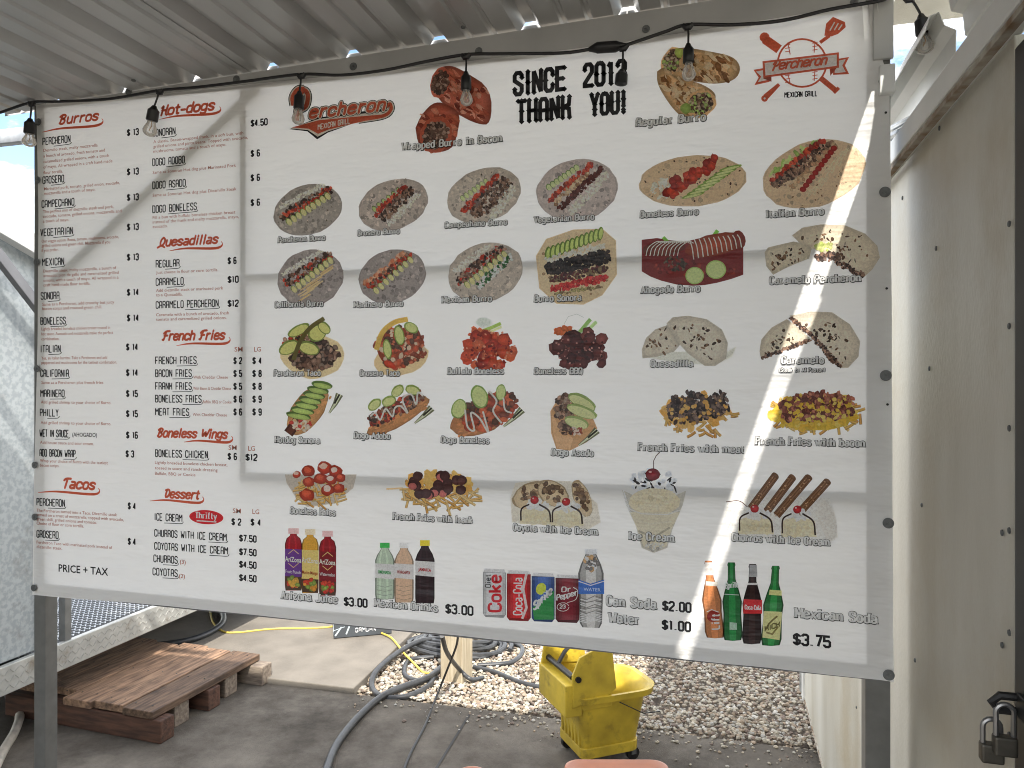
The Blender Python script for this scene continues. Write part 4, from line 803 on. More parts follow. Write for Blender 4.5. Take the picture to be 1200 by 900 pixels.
P = Print(); glassb(P, 909, 663, 757, 12, (30, 104, 48), -.06); P.poly([(902, 691), (916, 692), (916, 698), (901, 697)], (206, 206, 130)); P.poly([(895, 716), (916.5, 717), (913.5, 750), (893.5, 747)], (214, 210, 140)); P.ribbon([(897, 738), (901, 731), (906, 726), (911, 722)], 2, (110, 100, 50)); P.ribbon([(898, 741), (905, 743), (912, 734)], 2, (120, 110, 56)); P.build('drink_photograph', ban, 'printed photograph of a green bottle with a yellow label')
P = Print(.0021); text(P, 'KICK', 896, 740, 914, 7, (90, 84, 44), .16, .3, 'cond', -.3); P.build('bottle_lettering', ban)

# captions: pale slab letters with a black outline and a dark shadow down-right
CAPS_ = [('Wrapped Burro in Bacon', 471, 177, 589, 10), ('Regular Burro', 745, 149.5, 828, 11), ('Percheron Burro', 326, 285, 382, 7.5), ('Grosero Burro', 419, 277, 469, 7.5), ('Campechano Burro', 521, 268, 595, 8), ('Vegetarian Burro', 626, 262, 697, 8.5), ('Boneless Burro', 750, 256, 819, 9), ('Italian Burro', 897, 256, 966, 10),
 ('California Burro', 322, 361, 379.5, 8), ('Marinero Burro', 415, 361, 473, 8), ('Mexican Burro', 518, 355.5, 577, 8.5), ('Burro Sonora', 626, 354.5, 682, 9), ('Ahogado Burro', 751, 344.5, 821, 9.5), ('Caramelo Percheron', 901, 334, 1009, 10.5),
 ('Percheron Taco', 321, 441, 376.5, 8), ('Grosero Taco', 421.6, 441, 469, 8), ('Buffalo Boneless', 524.5, 439, 591, 8.5), ('Boneless BBQ', 626, 439, 683, 8.5), ('Quesadilla', 762, 430.5, 812.5, 9), ('Caramelo', 915, 427, 966, 10), ('(Steak or Al Pastor)', 912.5, 436, 967, 5),
 ('Hotdog Sonora', 322.5, 519, 375.5, 8.5), ('Dogo Adobo', 415, 514, 458, 8.5), ('Dogo Boneless', 517, 519, 574, 8.5), ('Dogo Asado', 646, 534, 696, 9), ('French Fries with meat', 747.5, 528.5, 873, 10), ('French Fries with bacon', 885, 521.5, 1014, 10.5),
 ('Boneless Fries', 340.5, 602, 394, 8.5), ('French Fries with frank', 460.5, 609, 554.7, 9), ('Coyota with Ice Cream', 601, 622, 701, 9.5), ('Ice Cream', 736, 632.7, 790.7, 11), ('Churros with Ice Cream', 857, 634, 972.5, 10.5),
 ('Arizona Juice', 329.7, 702, 396.4, 11), ('Mexican Drinks', 439, 711, 514, 10.5), ('Can Soda', 710, 710, 770, 13.5), ('Water', 713, 729.7, 750.5, 13.5), ('Mexican Soda', 931, 724, 1029, 13.5)]
for tx, x0, y0, x1, h in CAPS_:
    P = Print(.0021); s = px2s((x0 + x1) / 2); o_ = s * (.4 + h * .035)
    text(P, tx, x0 + .2, y0 + .5, x1 + .2, h + .6, (22, 22, 24), .2, .36, 'slab', grow=s * 1.0)
    text(P, tx, x0, y0, x1, h, (252, 252, 250), .2, .36, 'slab')
    P.build('caption', ban)
# headline
P = Print(.0021)
def spur(P, x, y, s): P.poly([(x - s, y), (x, y - s), (x + s, y), (x, y + s)], (18, 18, 20))
for tx, x0, y0, x1, h, sl_ in (('SINCE', 601, 114, 664, 30, -.115), ('2013', 683, 104, 735, 30, -.1), ('THANK', 605, 146, 670, 29, -.095), ('YOU!', 691, 137.5, 735, 28, -.09)):
    text(P, tx, x0, y0, x1, h, (18, 18, 20), .165, .62, 'cond', sl_)
    st_, tw = strokes(tx, .62)
    for s_ in st_:
        for a, b in zip(s_, s_[1:]):
            if abs(a[0] - b[0]) < .02 and abs(a[1] - b[1]) > .4:
                t = a[0] / tw; my = (a[1] + b[1]) / 2; xx = x0 + 2.5 + (x1 - x0 - 5) * t; spur(P, xx, y0 - 2.5 + sl_ * (xx - x0) - my * h * .835, 3.7)
        for e in (s_[0], s_[-1]):
            t = e[0] / tw; xx = x0 + 2.5 + (x1 - x0 - 5) * t; spur(P, xx, y0 - 2.5 + sl_ * (xx - x0) - e[1] * h * .835, 3.3)
P.build('headline_lettering', ban)
# price list ------------------------------------------------------------
OR = (176, 74, 48); BR = (150, 92, 78); BK = (24, 24, 26)
def Z(x, y, o): return x / 3.75, y / 3.75 + o
def swash(P, x0, y0, x1, y1, col, w_=2.2):
    P.ribbon([(p.x, p.y) for p in smoothline([(x0, y0 + 1, 0), (x0 + (x1 - x0) * .3, y0 + (y1 - y0) * .3 - 1.2, 0), (x0 + (x1 - x0) * .8, y0 + (y1 - y0) * .8 - .2, 0), (x1 - 3, y1 - 1.5, 0), (x1, y1 - 5, 0), (x1 - 1.5, y1 - 8, 0)], 8)], w_, col, taper=lambda t: .25 + 1.0 * math.sin(math.pi * min(1, t * 1.15)) if t < .8 else .35)
for tx, x0, y0, x1, h, sx0, sy0, sx1, sy1 in (('Burros', 69, 147, 116, 12, 50, 154, 121, 147), ('Hot-dogs', 187, 137, 252, 13, 187, 139, 259, 133), ('Quesadillas', 186, 290, 256, 11.5, 199, 293, 261, 291), ('French Fries', 190, 400, 264, 12, 207, 404, 270, 403), ('Boneless Wings', 184, 513, 267, 11.5, 216, 517, 273, 519), ('Tacos', 73, 573, 112, 13, 45, 576, 117, 580), ('Dessert', 192, 584, 234, 11.5, 176, 586, 239, 590)):
    P = Print(.001); text(P, tx, x0, y0, x1, h + 1, OR, .2, .2, 'script', slant=.28, slope=(446 - y0) / (x0 + 2600) * -1.0 + (0 if y0 < 300 else .0)); swash(P, sx0, sy0, sx1, sy1, OR, 2.4); P.build('section_heading', ban)
IT = [('PERCHERON', 50, 170.7, 83), ('GROSERO', 50, 216, 75.5), ('CAMPECHANO', 49, 244, 87.5), ('VEGETARIAN', 47.5, 277.3, 86), ('MEXICAN', 49.5, 312, 75.5), ('SONORA', 48, 351.5, 70), ('BONELESS', 47.5, 381, 77.5), ('ITALIAN', 47.5, 413.5, 71.5), ('CALIFORNIA', 47.5, 442, 81), ('MARINERO', 47.5, 465.5, 76), ('PHILLY', 47, 488, 69), ('WET IN SAUCE', 46.5, 512, 81), ('ADD BACON WRAP', 46.5, 535, 89), ('PERCHERON', 43, 592.5, 76.5), ('GROSERO', 43, 630, 69),
 ('SONORAN', 178.7, 160.8, 206), ('DOGO ADOBO', 178.7, 195, 217), ('DOGO ASADO', 178.7, 222, 218), ('DOGO BONELESS', 178.7, 250, 231), ('REGULAR', 182.7, 314, 210.7), ('CARAMELO', 182.7, 335.2, 215.5), ('CARAMELO PERCHERON', 182.7, 362, 256.5), ('FRENCH FRIES', 182, 427, 230.7), ('BACON FRIES', 182, 442, 225), ('FRANK FRIES', 182, 457, 225), ('BONELESS FRIES', 182, 471.7, 236.5), ('MEAT FRIES', 182, 487, 222), ('BONELESS CHICKEN', 182, 535.5, 244), ('ICE CREAM', 181, 610, 214), ('CHURROS WITH ICE CREAM', 181, 628.8, 266), ('COYOTAS WITH ICE CREAM', 181, 644, 267.5), ('CHURROS', 180, 658.7, 208.5), ('COYOTAS', 179, 674, 208.5)]
for tx, x0, y0, x1 in IT:
    P = Print(.001); text(P, tx, x0, y0, x1, 9.2, BK, .125, .5, 'cond'); sl_ = -(446 - y0) / (x0 + 2600)
    a = x0 + (x1 - x0) * (.4 if ' ' not in tx else max(.35, tx.rfind(' ') / len(tx) + .02)); ya = y0 + sl_ * (a - x0) + 1.8; yb = y0 + sl_ * (x1 - x0) + 1.6
    P.ribbon([(p.x, p.y) for p in smoothline([(a, ya + .3, 0), ((a + x1) / 2, (ya + yb) / 2 + .2, 0), (x1 - 1, yb, 0), (x1 + 1.2, yb - 2.2, 0)], 5)], .75, BK); P.build('item_name', ban)
def price(tx, x0, y0, x1, h=8.6, sl_=None):
    P = Print(.001); text(P, tx, x0, y0, x1, h, BK, .19, .5, 'cond', sl_); P.build('price_lettering', ban)
for p, y in zip(('13', '13', '13', '13', '13', '14', '14', '14', '14', '15', '15', '16'), (160, 206, 236, 270.7, 306, 347, 377, 411, 441, 465.5, 489, 514)): price('$ ' + p, 149 if y < 400 else 148, y, 163 if y < 400 else 162)
price('$ 3', 147.5, 536, 157.5); price('$ 4', 150, 597, 159.5); price('$ 4', 150, 638.5, 159.5)
price('$4.50', 294, 149, 314); price('$ 6', 294, 184.5, 305); price('$ 6', 294, 213, 305); price('$ 6', 294, 242, 305); price('$ 6', 267, 310, 277.5); price('$10', 267, 332, 280); price('$12', 267, 360, 280)
for y, a_, b_ in ((427, '2', '4'), (442, '5', '8'), (457, '5', '8'), (472, '6', '9'), (487, '6', '9')): price('$ ' + a_, 273.8, y, 284); price('$ ' + b_, 296, y, 307)
price('$ 6', 267, 539, 278); price('$12', 288, 540, 302); price('$ 2', 271.5, 615.5, 283); price('$ 4', 294, 616, 306)
for tx, y in (('$7.50', 634.7), ('$7.50', 650.7), ('$4.50', 665.3), ('$4.50', 681)): price(tx, 280.5, y, 301)
price('$3.00', 403, 710, 431, 11); price('$3.00', 522, 719, 555, 12); price('$2.00', 776, 715.7, 810.5, 12.5); price('$1.00', 775.5, 738, 810, 12.5); price('$3.75', 929, 756, 974, 15)
P = Print(.001)
for x0, y0, k in ((275, 412, 0), (268, 527, 0), (273, 601, 0)): ftext(P, 'SM', x0, y0, x0 + 9.5, 5.6, BR, .01)
for x0, y0 in ((298, 412), (291, 528), (296, 602)): ftext(P, 'LG', x0, y0, x0 + 8, 5.6, BR, .01)
P.build('size_lettering', ban)
P = Print(.001); ftext(P, 'PRICE + TAX', 69, 669.6, 127, 9, BK, .012); P.build('tax_lettering', ban)
P = Print(.001); ftext(P, '(AHOGADO)', 85, 511.5, 114, 5, BK, .01); P.build('item_name', ban)
P = Print(.001)
for tx, x0, y0, x1 in (('(3)', 211, 660.5, 218), ('(2)', 210, 677, 217)): ftext(P, tx, x0, y0, x1, 5, BR, .01)
P.build('description', ban)
D = [  # description lines: zoom coords (x0, y0, x1), offset
 (100, ['Desmillo steak, melty mozzarella', 'a bunch of avocado, fresh tomato and', 'caramelized grilled onions, with a touch', 'of mayo. All wrapped in a craft hand-made', 'flour tortilla.'], 192, 293, 24.5, (430, 462, 480, 495, 278)),
 (100, ['Marinated pork, tomato, grilled onion, avocado,', 'mozzarella and a touch of mayo.'], 195, 462, 20, (528, 420)),
 (100, ['The perfect mix of diezmillo steak and pork,', 'avocado, tomato, grilled onions, mozzarella and', 'a touch of mayo.'], 190, 562, 21, (500, 535, 305)),
 (100, ['Our veggie option. Beans, tomato, mushrooms, avocado,', 'grilled onions and green chili. Mozzarella if you', 'if you prefer.'], 184, 692, 20, (523, 485, 258)),
 (100, ['Diezmillo steak, melty mozzarella, a bunch of', 'avocado, pico de gallo and caramelized grilled', 'onions, with a touch of mayo. All wrapped in a', 'craft hand-made flour tortilla.'], 192, 823, 20.5, (512, 522, 522, 398)),
 (320, ['Same as a Percheron, add crunchy but juicy', 'bacon strips and roasted green chili.'], 187, 144, 19, (503, 450)),
 (320, ['Lightly breaded boneless chicken breast tossed in', 'hot sauce. Avocado and mozzarella make the perfect', 'combination.'], 183, 252, 22, (485, 498, 262)),
 (320, ['Yes, an Italian burrito. Take a Percheron and add', 'pepperoni and mushrooms for the tastiest combination.'], 183, 380, 20, (472, 515)),
 (320, ['Same as a Percheron plus french fries'], 183, 487, 20, (455,)), (320, ['Add grilled shrimp to your choice of Burro.'], 181, 573, 20, (490,)), (320, ['Add grilled shrimp to your choice of Burro.'], 180, 663, 20, (490,)),
 (320, ['Add house sauce and sour cream.'], 177, 750, 20, (413,)), (320, ['Wrap your choice of Burro with the tastiest', 'bacon strips.'], 177, 830, 20, (475, 262)),
 (520, ['The Percheron turned into a Taco. Diezmillo steak', 'served on a crust of mozzarella, topped with avocado,', 'green chili, grilled onions and tomato.', 'Choice of flour or corn tortilla.'], 162, 298, 19, (515, 545, 427, 370)),
 (520, ['Percheron Taco with marinated pork instead of', 'diezmillo steak.'], 162, 438, 20, (495, 275)),
 (100, ['A classic. Bacon-wrapped frank, in a soft bun, with', 'grilled onions and pinto beans. Topped with avocado,', 'mushrooms, tomato and a touch of mayo.'], 675, 255, 21, (1070, 1090, 995)),
 (100, ['Same as Sonoran Hot dog plus Marinated Pork'], 672, 390, 20, (1038,)), (100, ['Same as Sonoran Hot dog plus Diezmillo Steak'], 672, 490, 20, (1040,)),
 (100, ['Fill a bun with buffalo boneless chicken breast', 'instead of the frank and melty mozzarella, mayo,', 'avocado.'], 672, 588, 20, (1035, 1050, 738)),
 (100, ['Just cheese in flour or corn tortilla.'], 687, 829, 20, (960,)), (320, ['Add diezmillo steak or marinated pork', 'to a Quesadilla.'], 687, 83, 20, (982, 803)), (320, ['Caramelo with a bunch of avocado, fresh', 'tomato and caramelized grilled onions.'], 687, 190, 20, (1007, 997)),
 (320, ['With Cheddar Cheese'], 850, 464, 20, (1002,)), (320, ['With Bacon & Cheddar Cheese'], 850, 513, 20, (1016,)), (320, ['Buffalo, BBQ or Cookie'], 892, 572, 20, (1018,)), (320, ['With Cheddar Cheese'], 848, 628, 20, (998,)),
 (320, ['Lightly breaded boneless chicken breast,', 'tossed in sauce and ranch dressing', 'Buffalo, BBQ or Cookie'], 682, 838, 24, (1000, 957, 860))]
for off, lines, zx, zy, dz, ends in D:
    P = Print(.001)
    for i, (ln, e) in enumerate(zip(lines, ends)):
        x0, y0 = Z(zx, zy + i * dz, off); ftext(P, ln, x0, y0, e / 3.75, 3.7, BR, .004)
    P.build('description', ban)
P = Print(.001); P.blob(242, 606, 20, 8.3, (186, 30, 38), .06, 30, 0, .02, 0); P.build('oval_emblem', ban)
P = Print(.0021); text(P, 'Thrifty', 229, 607.5, 255, 8.5, (240, 236, 236), .19, .28, 'slab', .06); P.ribbon([(231, 610), (254, 611.5)], 1.4, (240, 236, 236)); P.build('emblem_lettering', ban)
# orange wordmark with pennant
P = Print(.001)
PEN = [(341, 150), (352, 147), (375, 142), (410, 137), (440, 134), (455, 130), (460, 126), (458, 120), (452, 124), (450, 122), (458, 116), (462, 124), (456, 134), (440, 139), (410, 146), (385, 152), (373, 157), (364, 152), (352, 149)]
def wm(col, grow, gs):
    text(P, 'ercheron', 361, 140, 452, 17, col, .19, .30, 'script', -.105, .3, grow); 
    P.ribbon([(p.x, p.y) for p in smoothline([(348, 142, 0), (349, 128, 0), (352, 112, 0), (357, 106, 0), (361, 112, 0), (359, 124, 0), (352, 129, 0)], 7)], 5 + gs, col)
    P.ribbon([(p.x, p.y) for p in smoothline([(344, 124, 0), (343, 114, 0), (349, 105, 0), (357, 104, 0)], 7)], 4.6 + gs, col)
    P.ribbon([(p.x, p.y) for p in smoothline([(451, 127, 0), (457, 122, 0), (458, 129, 0), (449, 136, 0), (420, 141, 0)], 7)], 4 + gs, col)
def pen(k, col):
    pts = [(342, 149.5), (374, 141), (410, 137.5), (446, 134.5), (452, 134), (440, 139), (410, 146), (385, 152), (373, 157), (362, 151)]
    cx, cy = 395, 146; P.poly([(cx + (x - cx) * (1 + k * .012), cy + (y - cy) * (1 + k * .14)) for x, y in pts], col)
wm((24, 22, 22), .0085, 4.6); pen(4.2, (24, 22, 22)); wm((226, 214, 200), .0048, 2.6); pen(2.2, (226, 214, 200)); wm(OR, 0, 0); pen(0, OR)
P.build('orange_wordmark', ban)
P = Print(.0036); text(P, 'MEXICAN GRILL', 373, 153, 411, 7, (232, 220, 208), .15, .5, 'cond', -.2); P.build('wordmark_lettering', ban)
# round emblem with crossed bat and spatula
P = Print(.001); cx, cy = 940, 74
P.ribbon([(896, 46), (913, 58)], 11, OR); P.blob(896, 44, 6, 6, OR, 0, 10, 0, 0, 0); P.ribbon([(972, 42), (961, 50)], 4, OR); P.poly([(966, 42), (968, 28), (976, 20), (990, 26), (991, 32), (982, 40), (974, 43)], OR)
for k in (0, 1, 2): P.ribbon([(972.5 + k * 5, 36 - k * .4), (978 + k * 4.4, 26 + k * 1.4)], 1.5, (250, 250, 248))
P.ribbon([(913, 99), (897, 114)], 6.5, OR, taper=lambda t: .6 + .5 * t); P.blob(896, 115.5, 4, 4, OR, 0, 10, 0, 0, 0); P.blob(896, 115.5, 1.3, 1.3, (250, 250, 248), 0, 8, 0, 0, 0); P.ribbon([(962, 92), (979, 106)], 6.5, OR); P.ribbon([(977, 109), (983, 103)], 4, OR)
P.ribbon([(cx + 28.5 * math.cos(a * .1963), cy + 28 * math.sin(a * .1963)) for a in range(33)], 2.2, OR)
for sx_, ya, yb in ((-1, 50, 64), (1, 48, 62), (-1, 86, 98), (1, 82, 95)):
    x = cx + sx_ * 16; P.ribbon([(x - 1, ya), (x - sx_ * 2, yb)], 1, OR)
    for k in range(3): P.ribbon([(x - 4, ya + 3 + k * 4), (x + 2, ya + 2 + k * 4)], .9, OR)
P.poly([(883, 82), (895, 80), (902, 96), (884, 100), (889, 91)], OR); P.poly([(886, 84), (894, 82.5), (899, 94), (888, 96.5), (892, 90)], (250, 250, 248)); P.poly([(977, 70), (995, 67), (990, 77), (995, 87), (976, 88)], OR); P.poly([(979, 72), (991, 69.6), (987, 77), (991, 84.6), (978, 86)], (250, 250, 248))
P.poly([(894, 92), (904, 96), (904, 88)], (130, 50, 32)); P.poly([(972, 79), (982, 78), (973, 89)], (150, 60, 40))
P.poly([(893.5, 72), (983, 61.5), (983, 79.5), (894.5, 91.5)], OR); P.poly([(896, 74), (980.5, 64.2), (980.5, 77.3), (897, 88.8)], (250, 250, 248)); P.build('round_emblem', ban)
P = Print(.0036); text(P, 'Percheron', 904, 84, 969, 13, OR, .17, .12, 'script', -.11, .3); P.build('emblem_lettering', ban)
P = Print(.001); text(P, 'MEXICAN GRILL', 919, 115, 958, 7, BK, .15, .5, 'cond', -.05); P.build('emblem_lettering', ban)

# washers with screws along the hem
def washer(px, py, r, parent, y=-.002, mat_=None):
    s = px2s(px); c = at_y(px, py, y); m = MB(); RX = Matrix.Rotation(R(90), 4, 'X')
    m.lathe([(r * s, 0), (r * s, .001), (r * s * .9, .0016), (r * s * .32, .0012), (r * s * .28, .003), (r * s * .12, .0032), (r * s * .1, .002)], c, RX, 18)
    o = m.build('washer_screw', mat_ or M['washer'], parent); return o
for px, py, r in ((1035, 95, 5.2), (1037, 225, 6.2), (1038, 440, 6.4), (1041, 613, 6.2), (1041.5, 791, 6.4), (45, 143, 4.2), (44, 211, 4.2), (43, 307, 4.2), (43, 432, 4.2), (40.5, 545, 4), (40.5, 606, 4), (39.5, 689, 4)): washer(px, py, r, ban, -.006)
for px, py in ((1038, 132), (1039, 338), (1040, 474)): washer(px, py, 1.4, ban, -.004, M['dark'])

# ------------------------------------------------------------------ frame behind the banner
fr = empty('banner_frame', (0, 0, 0)); tag(fr, 'grey square tube steel frame holding the banner on two posts', 'metal frame')
zt = 2.62
XL = at_y(46, 400).x; XR = at_y(1029, 400).x
MB().box(XL - .022, XL + .022, .0015, .046, 0, zt - .04).build('post', M['post'], fr, .002)
MB().box(XR - .026, XR + .026, .0015, .052, 0, zt + .02).build('post', M['post'], fr, .002)
def rail(p0, p1, wd, y0=.0022, name='rail'):
    a = at_y(*p0, 0); b = at_y(*p1, 0); a.y = b.y = y0 + .0125
    MB().bar(a, b, .025, wd, (0, 0, 1)).build(name, M['frame'], fr)
rail((50, 690), (1014, 787), .036, .0022)
rail((289, 325), (1014, 291), .017); rail((289, 558), (1014, 583), .024)
a = at_y(284.5, 104, 0); b = at_y(284.5, 563, 0); MB().box(a.x - .010, a.x + .010, .0012, .0262, b.z, a.z).build('rail', M['frame'], fr)
a = at_y(62, 330, 0); b = at_y(303, 101, 0); a.y = b.y = .0165; MB().bar(a, b, .025, .030, (0, 0, 1)).build('brace', M['frame'], fr)

# ------------------------------------------------------------------ roof
rf = empty('canopy_roof', (0, 0, 0)); tag(rf, 'corrugated metal canopy roof seen from below over the banner', 'roof')
RXR = .422
def roofz(x): return 2.605 + (x + .9) * .028
def profile(x0, x1, per=.25):
    pts = []; k = math.floor(x0 / per) - 1
    while k * per < x1 + per:
        b = k * per
        for dx, dz in ((0, 0), (.018, .028), (.048, .028), (.066, 0), (.115, 0), (.121, .006), (.131, .006), (.137, 0), (.18, 0), (.186, .006), (.196, .006), (.202, 0)):
            x = b + dx
            if x0 <= x <= x1: pts.append((x, dz))
        k += 1
    return [(x0, 0)] + pts + [(x1, 0)]
def panel(name, prof, y0, y1, zf, mat_, parent, th=.0012):
    m = MB(); n = len(prof)
    for y in (y0, y1):
        for x, dz in prof: m.v.append((x, y, zf(x) + dz))
    for i in range(n - 1): m.f.append((i, i + 1, i + 1 + n, i + n))
    o = m.build(name, mat_, parent); s = o.modifiers.new('solid', 'SOLIDIFY'); s.thickness = th; return o
edges = [-4.3, -3.3, -2.3, -1.3, -.3, RXR]
for i, (a, b) in enumerate(zip(edges, edges[1:])):
    panel('roof_sheet', profile(a, b + (.02 if b < RXR else 0)), -2.8, .03 if a > -3.4 else .12, lambda x, i=i: roofz(x) + .002 * (i % 2), M['roof'], rf)
for x in (-.62, -1.62, -2.6):                            # screws under the sheets along the eave
    for y in (-.06, -.9): MB().lathe([(.006, 0), (.006, -.004), (.002, -.006)], (x, y, roofz(x) - .001), n=8).build('roof_screw', M['washer'], rf)
tr = empty('eave_trim', (0, 0, 0)); tag(tr, 'flat grey metal strip between the roof edge and the banner top', 'metal trim')
m = MB(); P0 = [(a, b) for a, b in TOP]
low = [at_y(x, y + 6, .004) for x, y in ((38, 122), (380, 90), (700, 54), (1034, 1))]; ring0 = []; 
for p in low: m.v += [(p.x, .002, p.z), (p.x, .002, roofz(p.x) - .003), (p.x, .004, p.z), (p.x, .004, roofz(p.x) - .003)]
for i in range(3): a = i * 4; m.f += [(a, a + 4, a + 5, a + 1), (a + 2, a + 3, a + 7, a + 6), (a, a + 2, a + 6, a + 4), (a + 1, a + 5, a + 7, a + 3)]
m.build('trim_strip', M['alu'], tr)
for px, py in ((151, 107), (277, 93), (414, 78), (561, 60), (757, 34), (1001, 2)): washer(px, py, 4.6, tr, .001)
m = MB()
for i in range(24):
    x0_ = -2.2 + i * .11; x1_ = x0_ + .109
    if x1_ < RXR: m.add([(x0_, .034, roofz(x0_) - .004), (x1_, .034, roofz(x1_) - .004), (x1_, .036, roofz(x1_) + .023), (x0_, .036, roofz(x0_) + .023)], [(0, 1, 2, 3)])
m.build('closure_strip', M['alu'], tr)
fa = MB(); fa.box(-4.3, XL - .03, .125, .155, 2.515, 2.565); tag(fa.build('eave_beam', M['galv'], bevel=.003), 'grey beam under the roof edge left of the banner', 'beam')
# white post head and bracket at the right
pb = empty('post_bracket', (XR, 0, 0)); tag(pb, 'bright aluminium bracket on top of the right banner post', 'bracket')
q = at_y(1043, 22, .03); MB().box(-.012, .03, -.012, .0, 2.44, 2.70).build('bracket_plate', M['alu'], pb, .002)
MB().box(.0, .032, -.02, .03, 2.36, 2.425).build('bracket_tube', M['white'], pb, .003)

# ------------------------------------------------------------------ string of lights
sl_o = empty('string_light', (0, 0, 0)); tag(sl_o, 'black cable of hanging bulbs strung along the top of the banner', 'string lights')
CB = [(0, 132), (37, 120), (67, 119), (127, 116), (187, 106), (233, 102), (290, 95), (353, 87), (400, 88), (452, 82), (500, 72), (546, 64), (588, 63), (660, 62), (696, 57), (728, 54), (745, 49), (780, 37), (806, 29), (860, 29), (917, 24), (973, 11), (1030, 1), (1046, -6)]
def cy_(px): return -.034
MB().tube(smoothline([at_y(x, y, cy_(x)) for x, y in CB], 6), .0042, 8).build('cable', M['black'], sl_o, smooth=True)
MB().tube([at_y(690, 58, -.034), at_y(697, 56.5, -.034), at_y(700, 56, -.034), at_y(722, 54.5, -.034), at_y(726, 54, -.034), at_y(734, 53, -.034)], [.005, .011, .0135, .0135, .010, .005], 12).build('cable_connector', M['black'], sl_o, smooth=True)
def bulb(px, cyp, sx, sy0, sy1, by, wpx, lean=0.0, glass=True, y=-.036):
    s = (DIST + y) / (F * CT + (px - 600) * ST); top_ = at_y(px, cyp, y); a = at_y(sx, sy0, y); b = at_y(sx + lean * (sy1 - sy0), sy1, y); d = (b - a).normalized()
    sk = MB(); r = wpx / 2 * s
    sk.tube([top_ + Vector((-.012, 0, .001)), top_ + Vector((-.004, 0, -.006)), top_ + Vector((.004, 0, -.006)), top_ + Vector((.012, 0, .001))], [.005, .008, .008, .005], 8)
    sk.tube([top_, top_ + (a - top_) * .5 + Vector((.001, 0, 0)), a], .0026, 6)
    L_ = (b - a).length
    sk.tube([a, a + d * L_ * .18, a + d * L_ * .3, a + d * L_ * .95, b], [r * .35, r * .62, r * .95, r, r * .86], 12)
    so_ = sk.build('bulb_socket', M['black'], sl_o, smooth=True)
    if glass:
        e = at_y(sx + lean * (by - sy0), by, y); L2 = (e - b).length; R0 = L2 * .55
        MB().tube([b - d * .002, b + d * L2 * .15, b + d * L2 * .4, b + d * L2 * .62, b + d * L2 * .82, b + d * L2 * .95, e], [r * .6, r * .72, r * 1.05, r * 1.22, r * 1.05, r * .62, r * .08], 16).build('bulb', M['glass'], so_, smooth=True)
        MB().tube([b, b + d * L2 * .3 + Vector((.003, 0, 0)), b + d * L2 * .6 + Vector((-.003, 0, 0)), b + d * L2 * .35 + Vector((.0, .002, 0))], .0012, 5).build('filament', M['filament'], so_)
bulb(37, 120, 35.5, 139, 157, 172, 13, -.05); bulb(187, 106, 181, 124, 142, 160, 13.5, -.18); bulb(353, 87, 351, 107, 128, 146, 12.5, -.05); bulb(546, 64, 546, 84, 106, 124, 12.5, .02)
bulb(730, 54, 729, 82, 99, 110, 15, -.08, False); bulb(806, 29, 806.5, 51, 74, 95, 13.5, .02); bulb(1066, -4, 1079, 17, 41, 63, 16.5, .13, True, -.10)

# ------------------------------------------------------------------ container wall on the right
ct = empty('container', (CX1, 0, 0)); tag(ct, 'cream painted container with textured wall panels right of the banner', 'container')
zb, zw = .11, 2.225
ys = [2.22, .68, -.575]
def wpanel(y0, y1, x=0.0, tilt=0.0):
    m = MB(); m.box(x, x + .03, y1, y0, zb, zw); return m.build('wall_panel', M['wall'], ct, .002)
wpanel(2.22, .685); wpanel(.678, -.60, -.004)
m = MB(); m.box(.02, 2.4, -3.6, 2.20, zb + .01, zw - .02); m.build('container_body', M['wall'], ct)
MB().box(-.012, .03, 2.19, 2.235, zb, zw).build('corner_post', M['white'], ct, .003)
# bottom rusty edge
MB().box(-.003, .02, -3.0, 2.2, zb - .012, zb - .001).build('bottom_edge', M['rust'], ct)
# rivets
for py, pxs in ((0, ()),):
    pass
def rivet(y, z, x=-.004):
    MB().lathe([(.005, 0), (.0045, .002), (.001, .003)], (x, y, z), Matrix.Rotation(R(-90), 4, 'Y'), 8).build('rivet', M['washer'], ct)
for px, py in ((1100, 291), (1092, 432), (1083, 592), (1075, 774), (1010, 790), (1060, 232), (1104, 150)): p = at_x(px, py, CX1); rivet(p.y, p.z)
for i in range(9): rivet(.72, .25 + i * .22, 0.0)
for i in range(8): rivet(-.56, .3 + i * .17, -.006)
# dark door edge with rivets and hasp
dj = MB(); dj.box(-.012, .02, -.70, -.625, zb, zw - .03); dj.build('door_frame', M['dark'], ct, .003)
dp = MB(); dp.box(-.03, .01, -1.9, -.71, zb, zw - .03); dp.build('door', mat('dark_door_metal', (.16, .155, .15), .5, .3, var=.4, vscale=6), ct, .004)
for i in range(12): rivet(-.595, .3 + i * .15, -.008)
hp = at_x(1181, 826, CX1 - .03)
MB().box(-.020, -.0125, hp.y - .09, hp.y + .004, hp.z - .014, hp.z + .018).build('hasp', M['dark'], ct, .002)
MB().tube([(-.015, hp.y + .0, hp.z + .012), (-.040, hp.y + .0, hp.z + .012), (-.050, hp.y, hp.z + .002), (-.042, hp.y, hp.z - .008), (-.015, hp.y, hp.z - .008)], .006, 8).build('staple', M['dark'], ct, smooth=True)
def padlock(y, z, h, label, rz=0):
    t = empty('padlock', (CX1 - .035 - (.012 if 'lower' in label else 0), y, z)); tag(t, label, 'padlock')
    MB().box(-.0145, .0145, -.009, .009, -h - .027, -h).build('padlock_body', M['brass'], t, .003)
    pts = [(-.011, 0, -h)] + [(-.011 * math.cos(a), 0, -.011 + .011 * math.sin(a)) for a in [i * math.pi / 8 for i in range(9)]] + [(.011, 0, -h)]
    MB().tube(pts, .0038, 8).build('shackle', M['chrome'], t, smooth=True)
padlock(hp.y - .004, hp.z + .002, .044, 'upper padlock hanging from the black hasp on the container door')
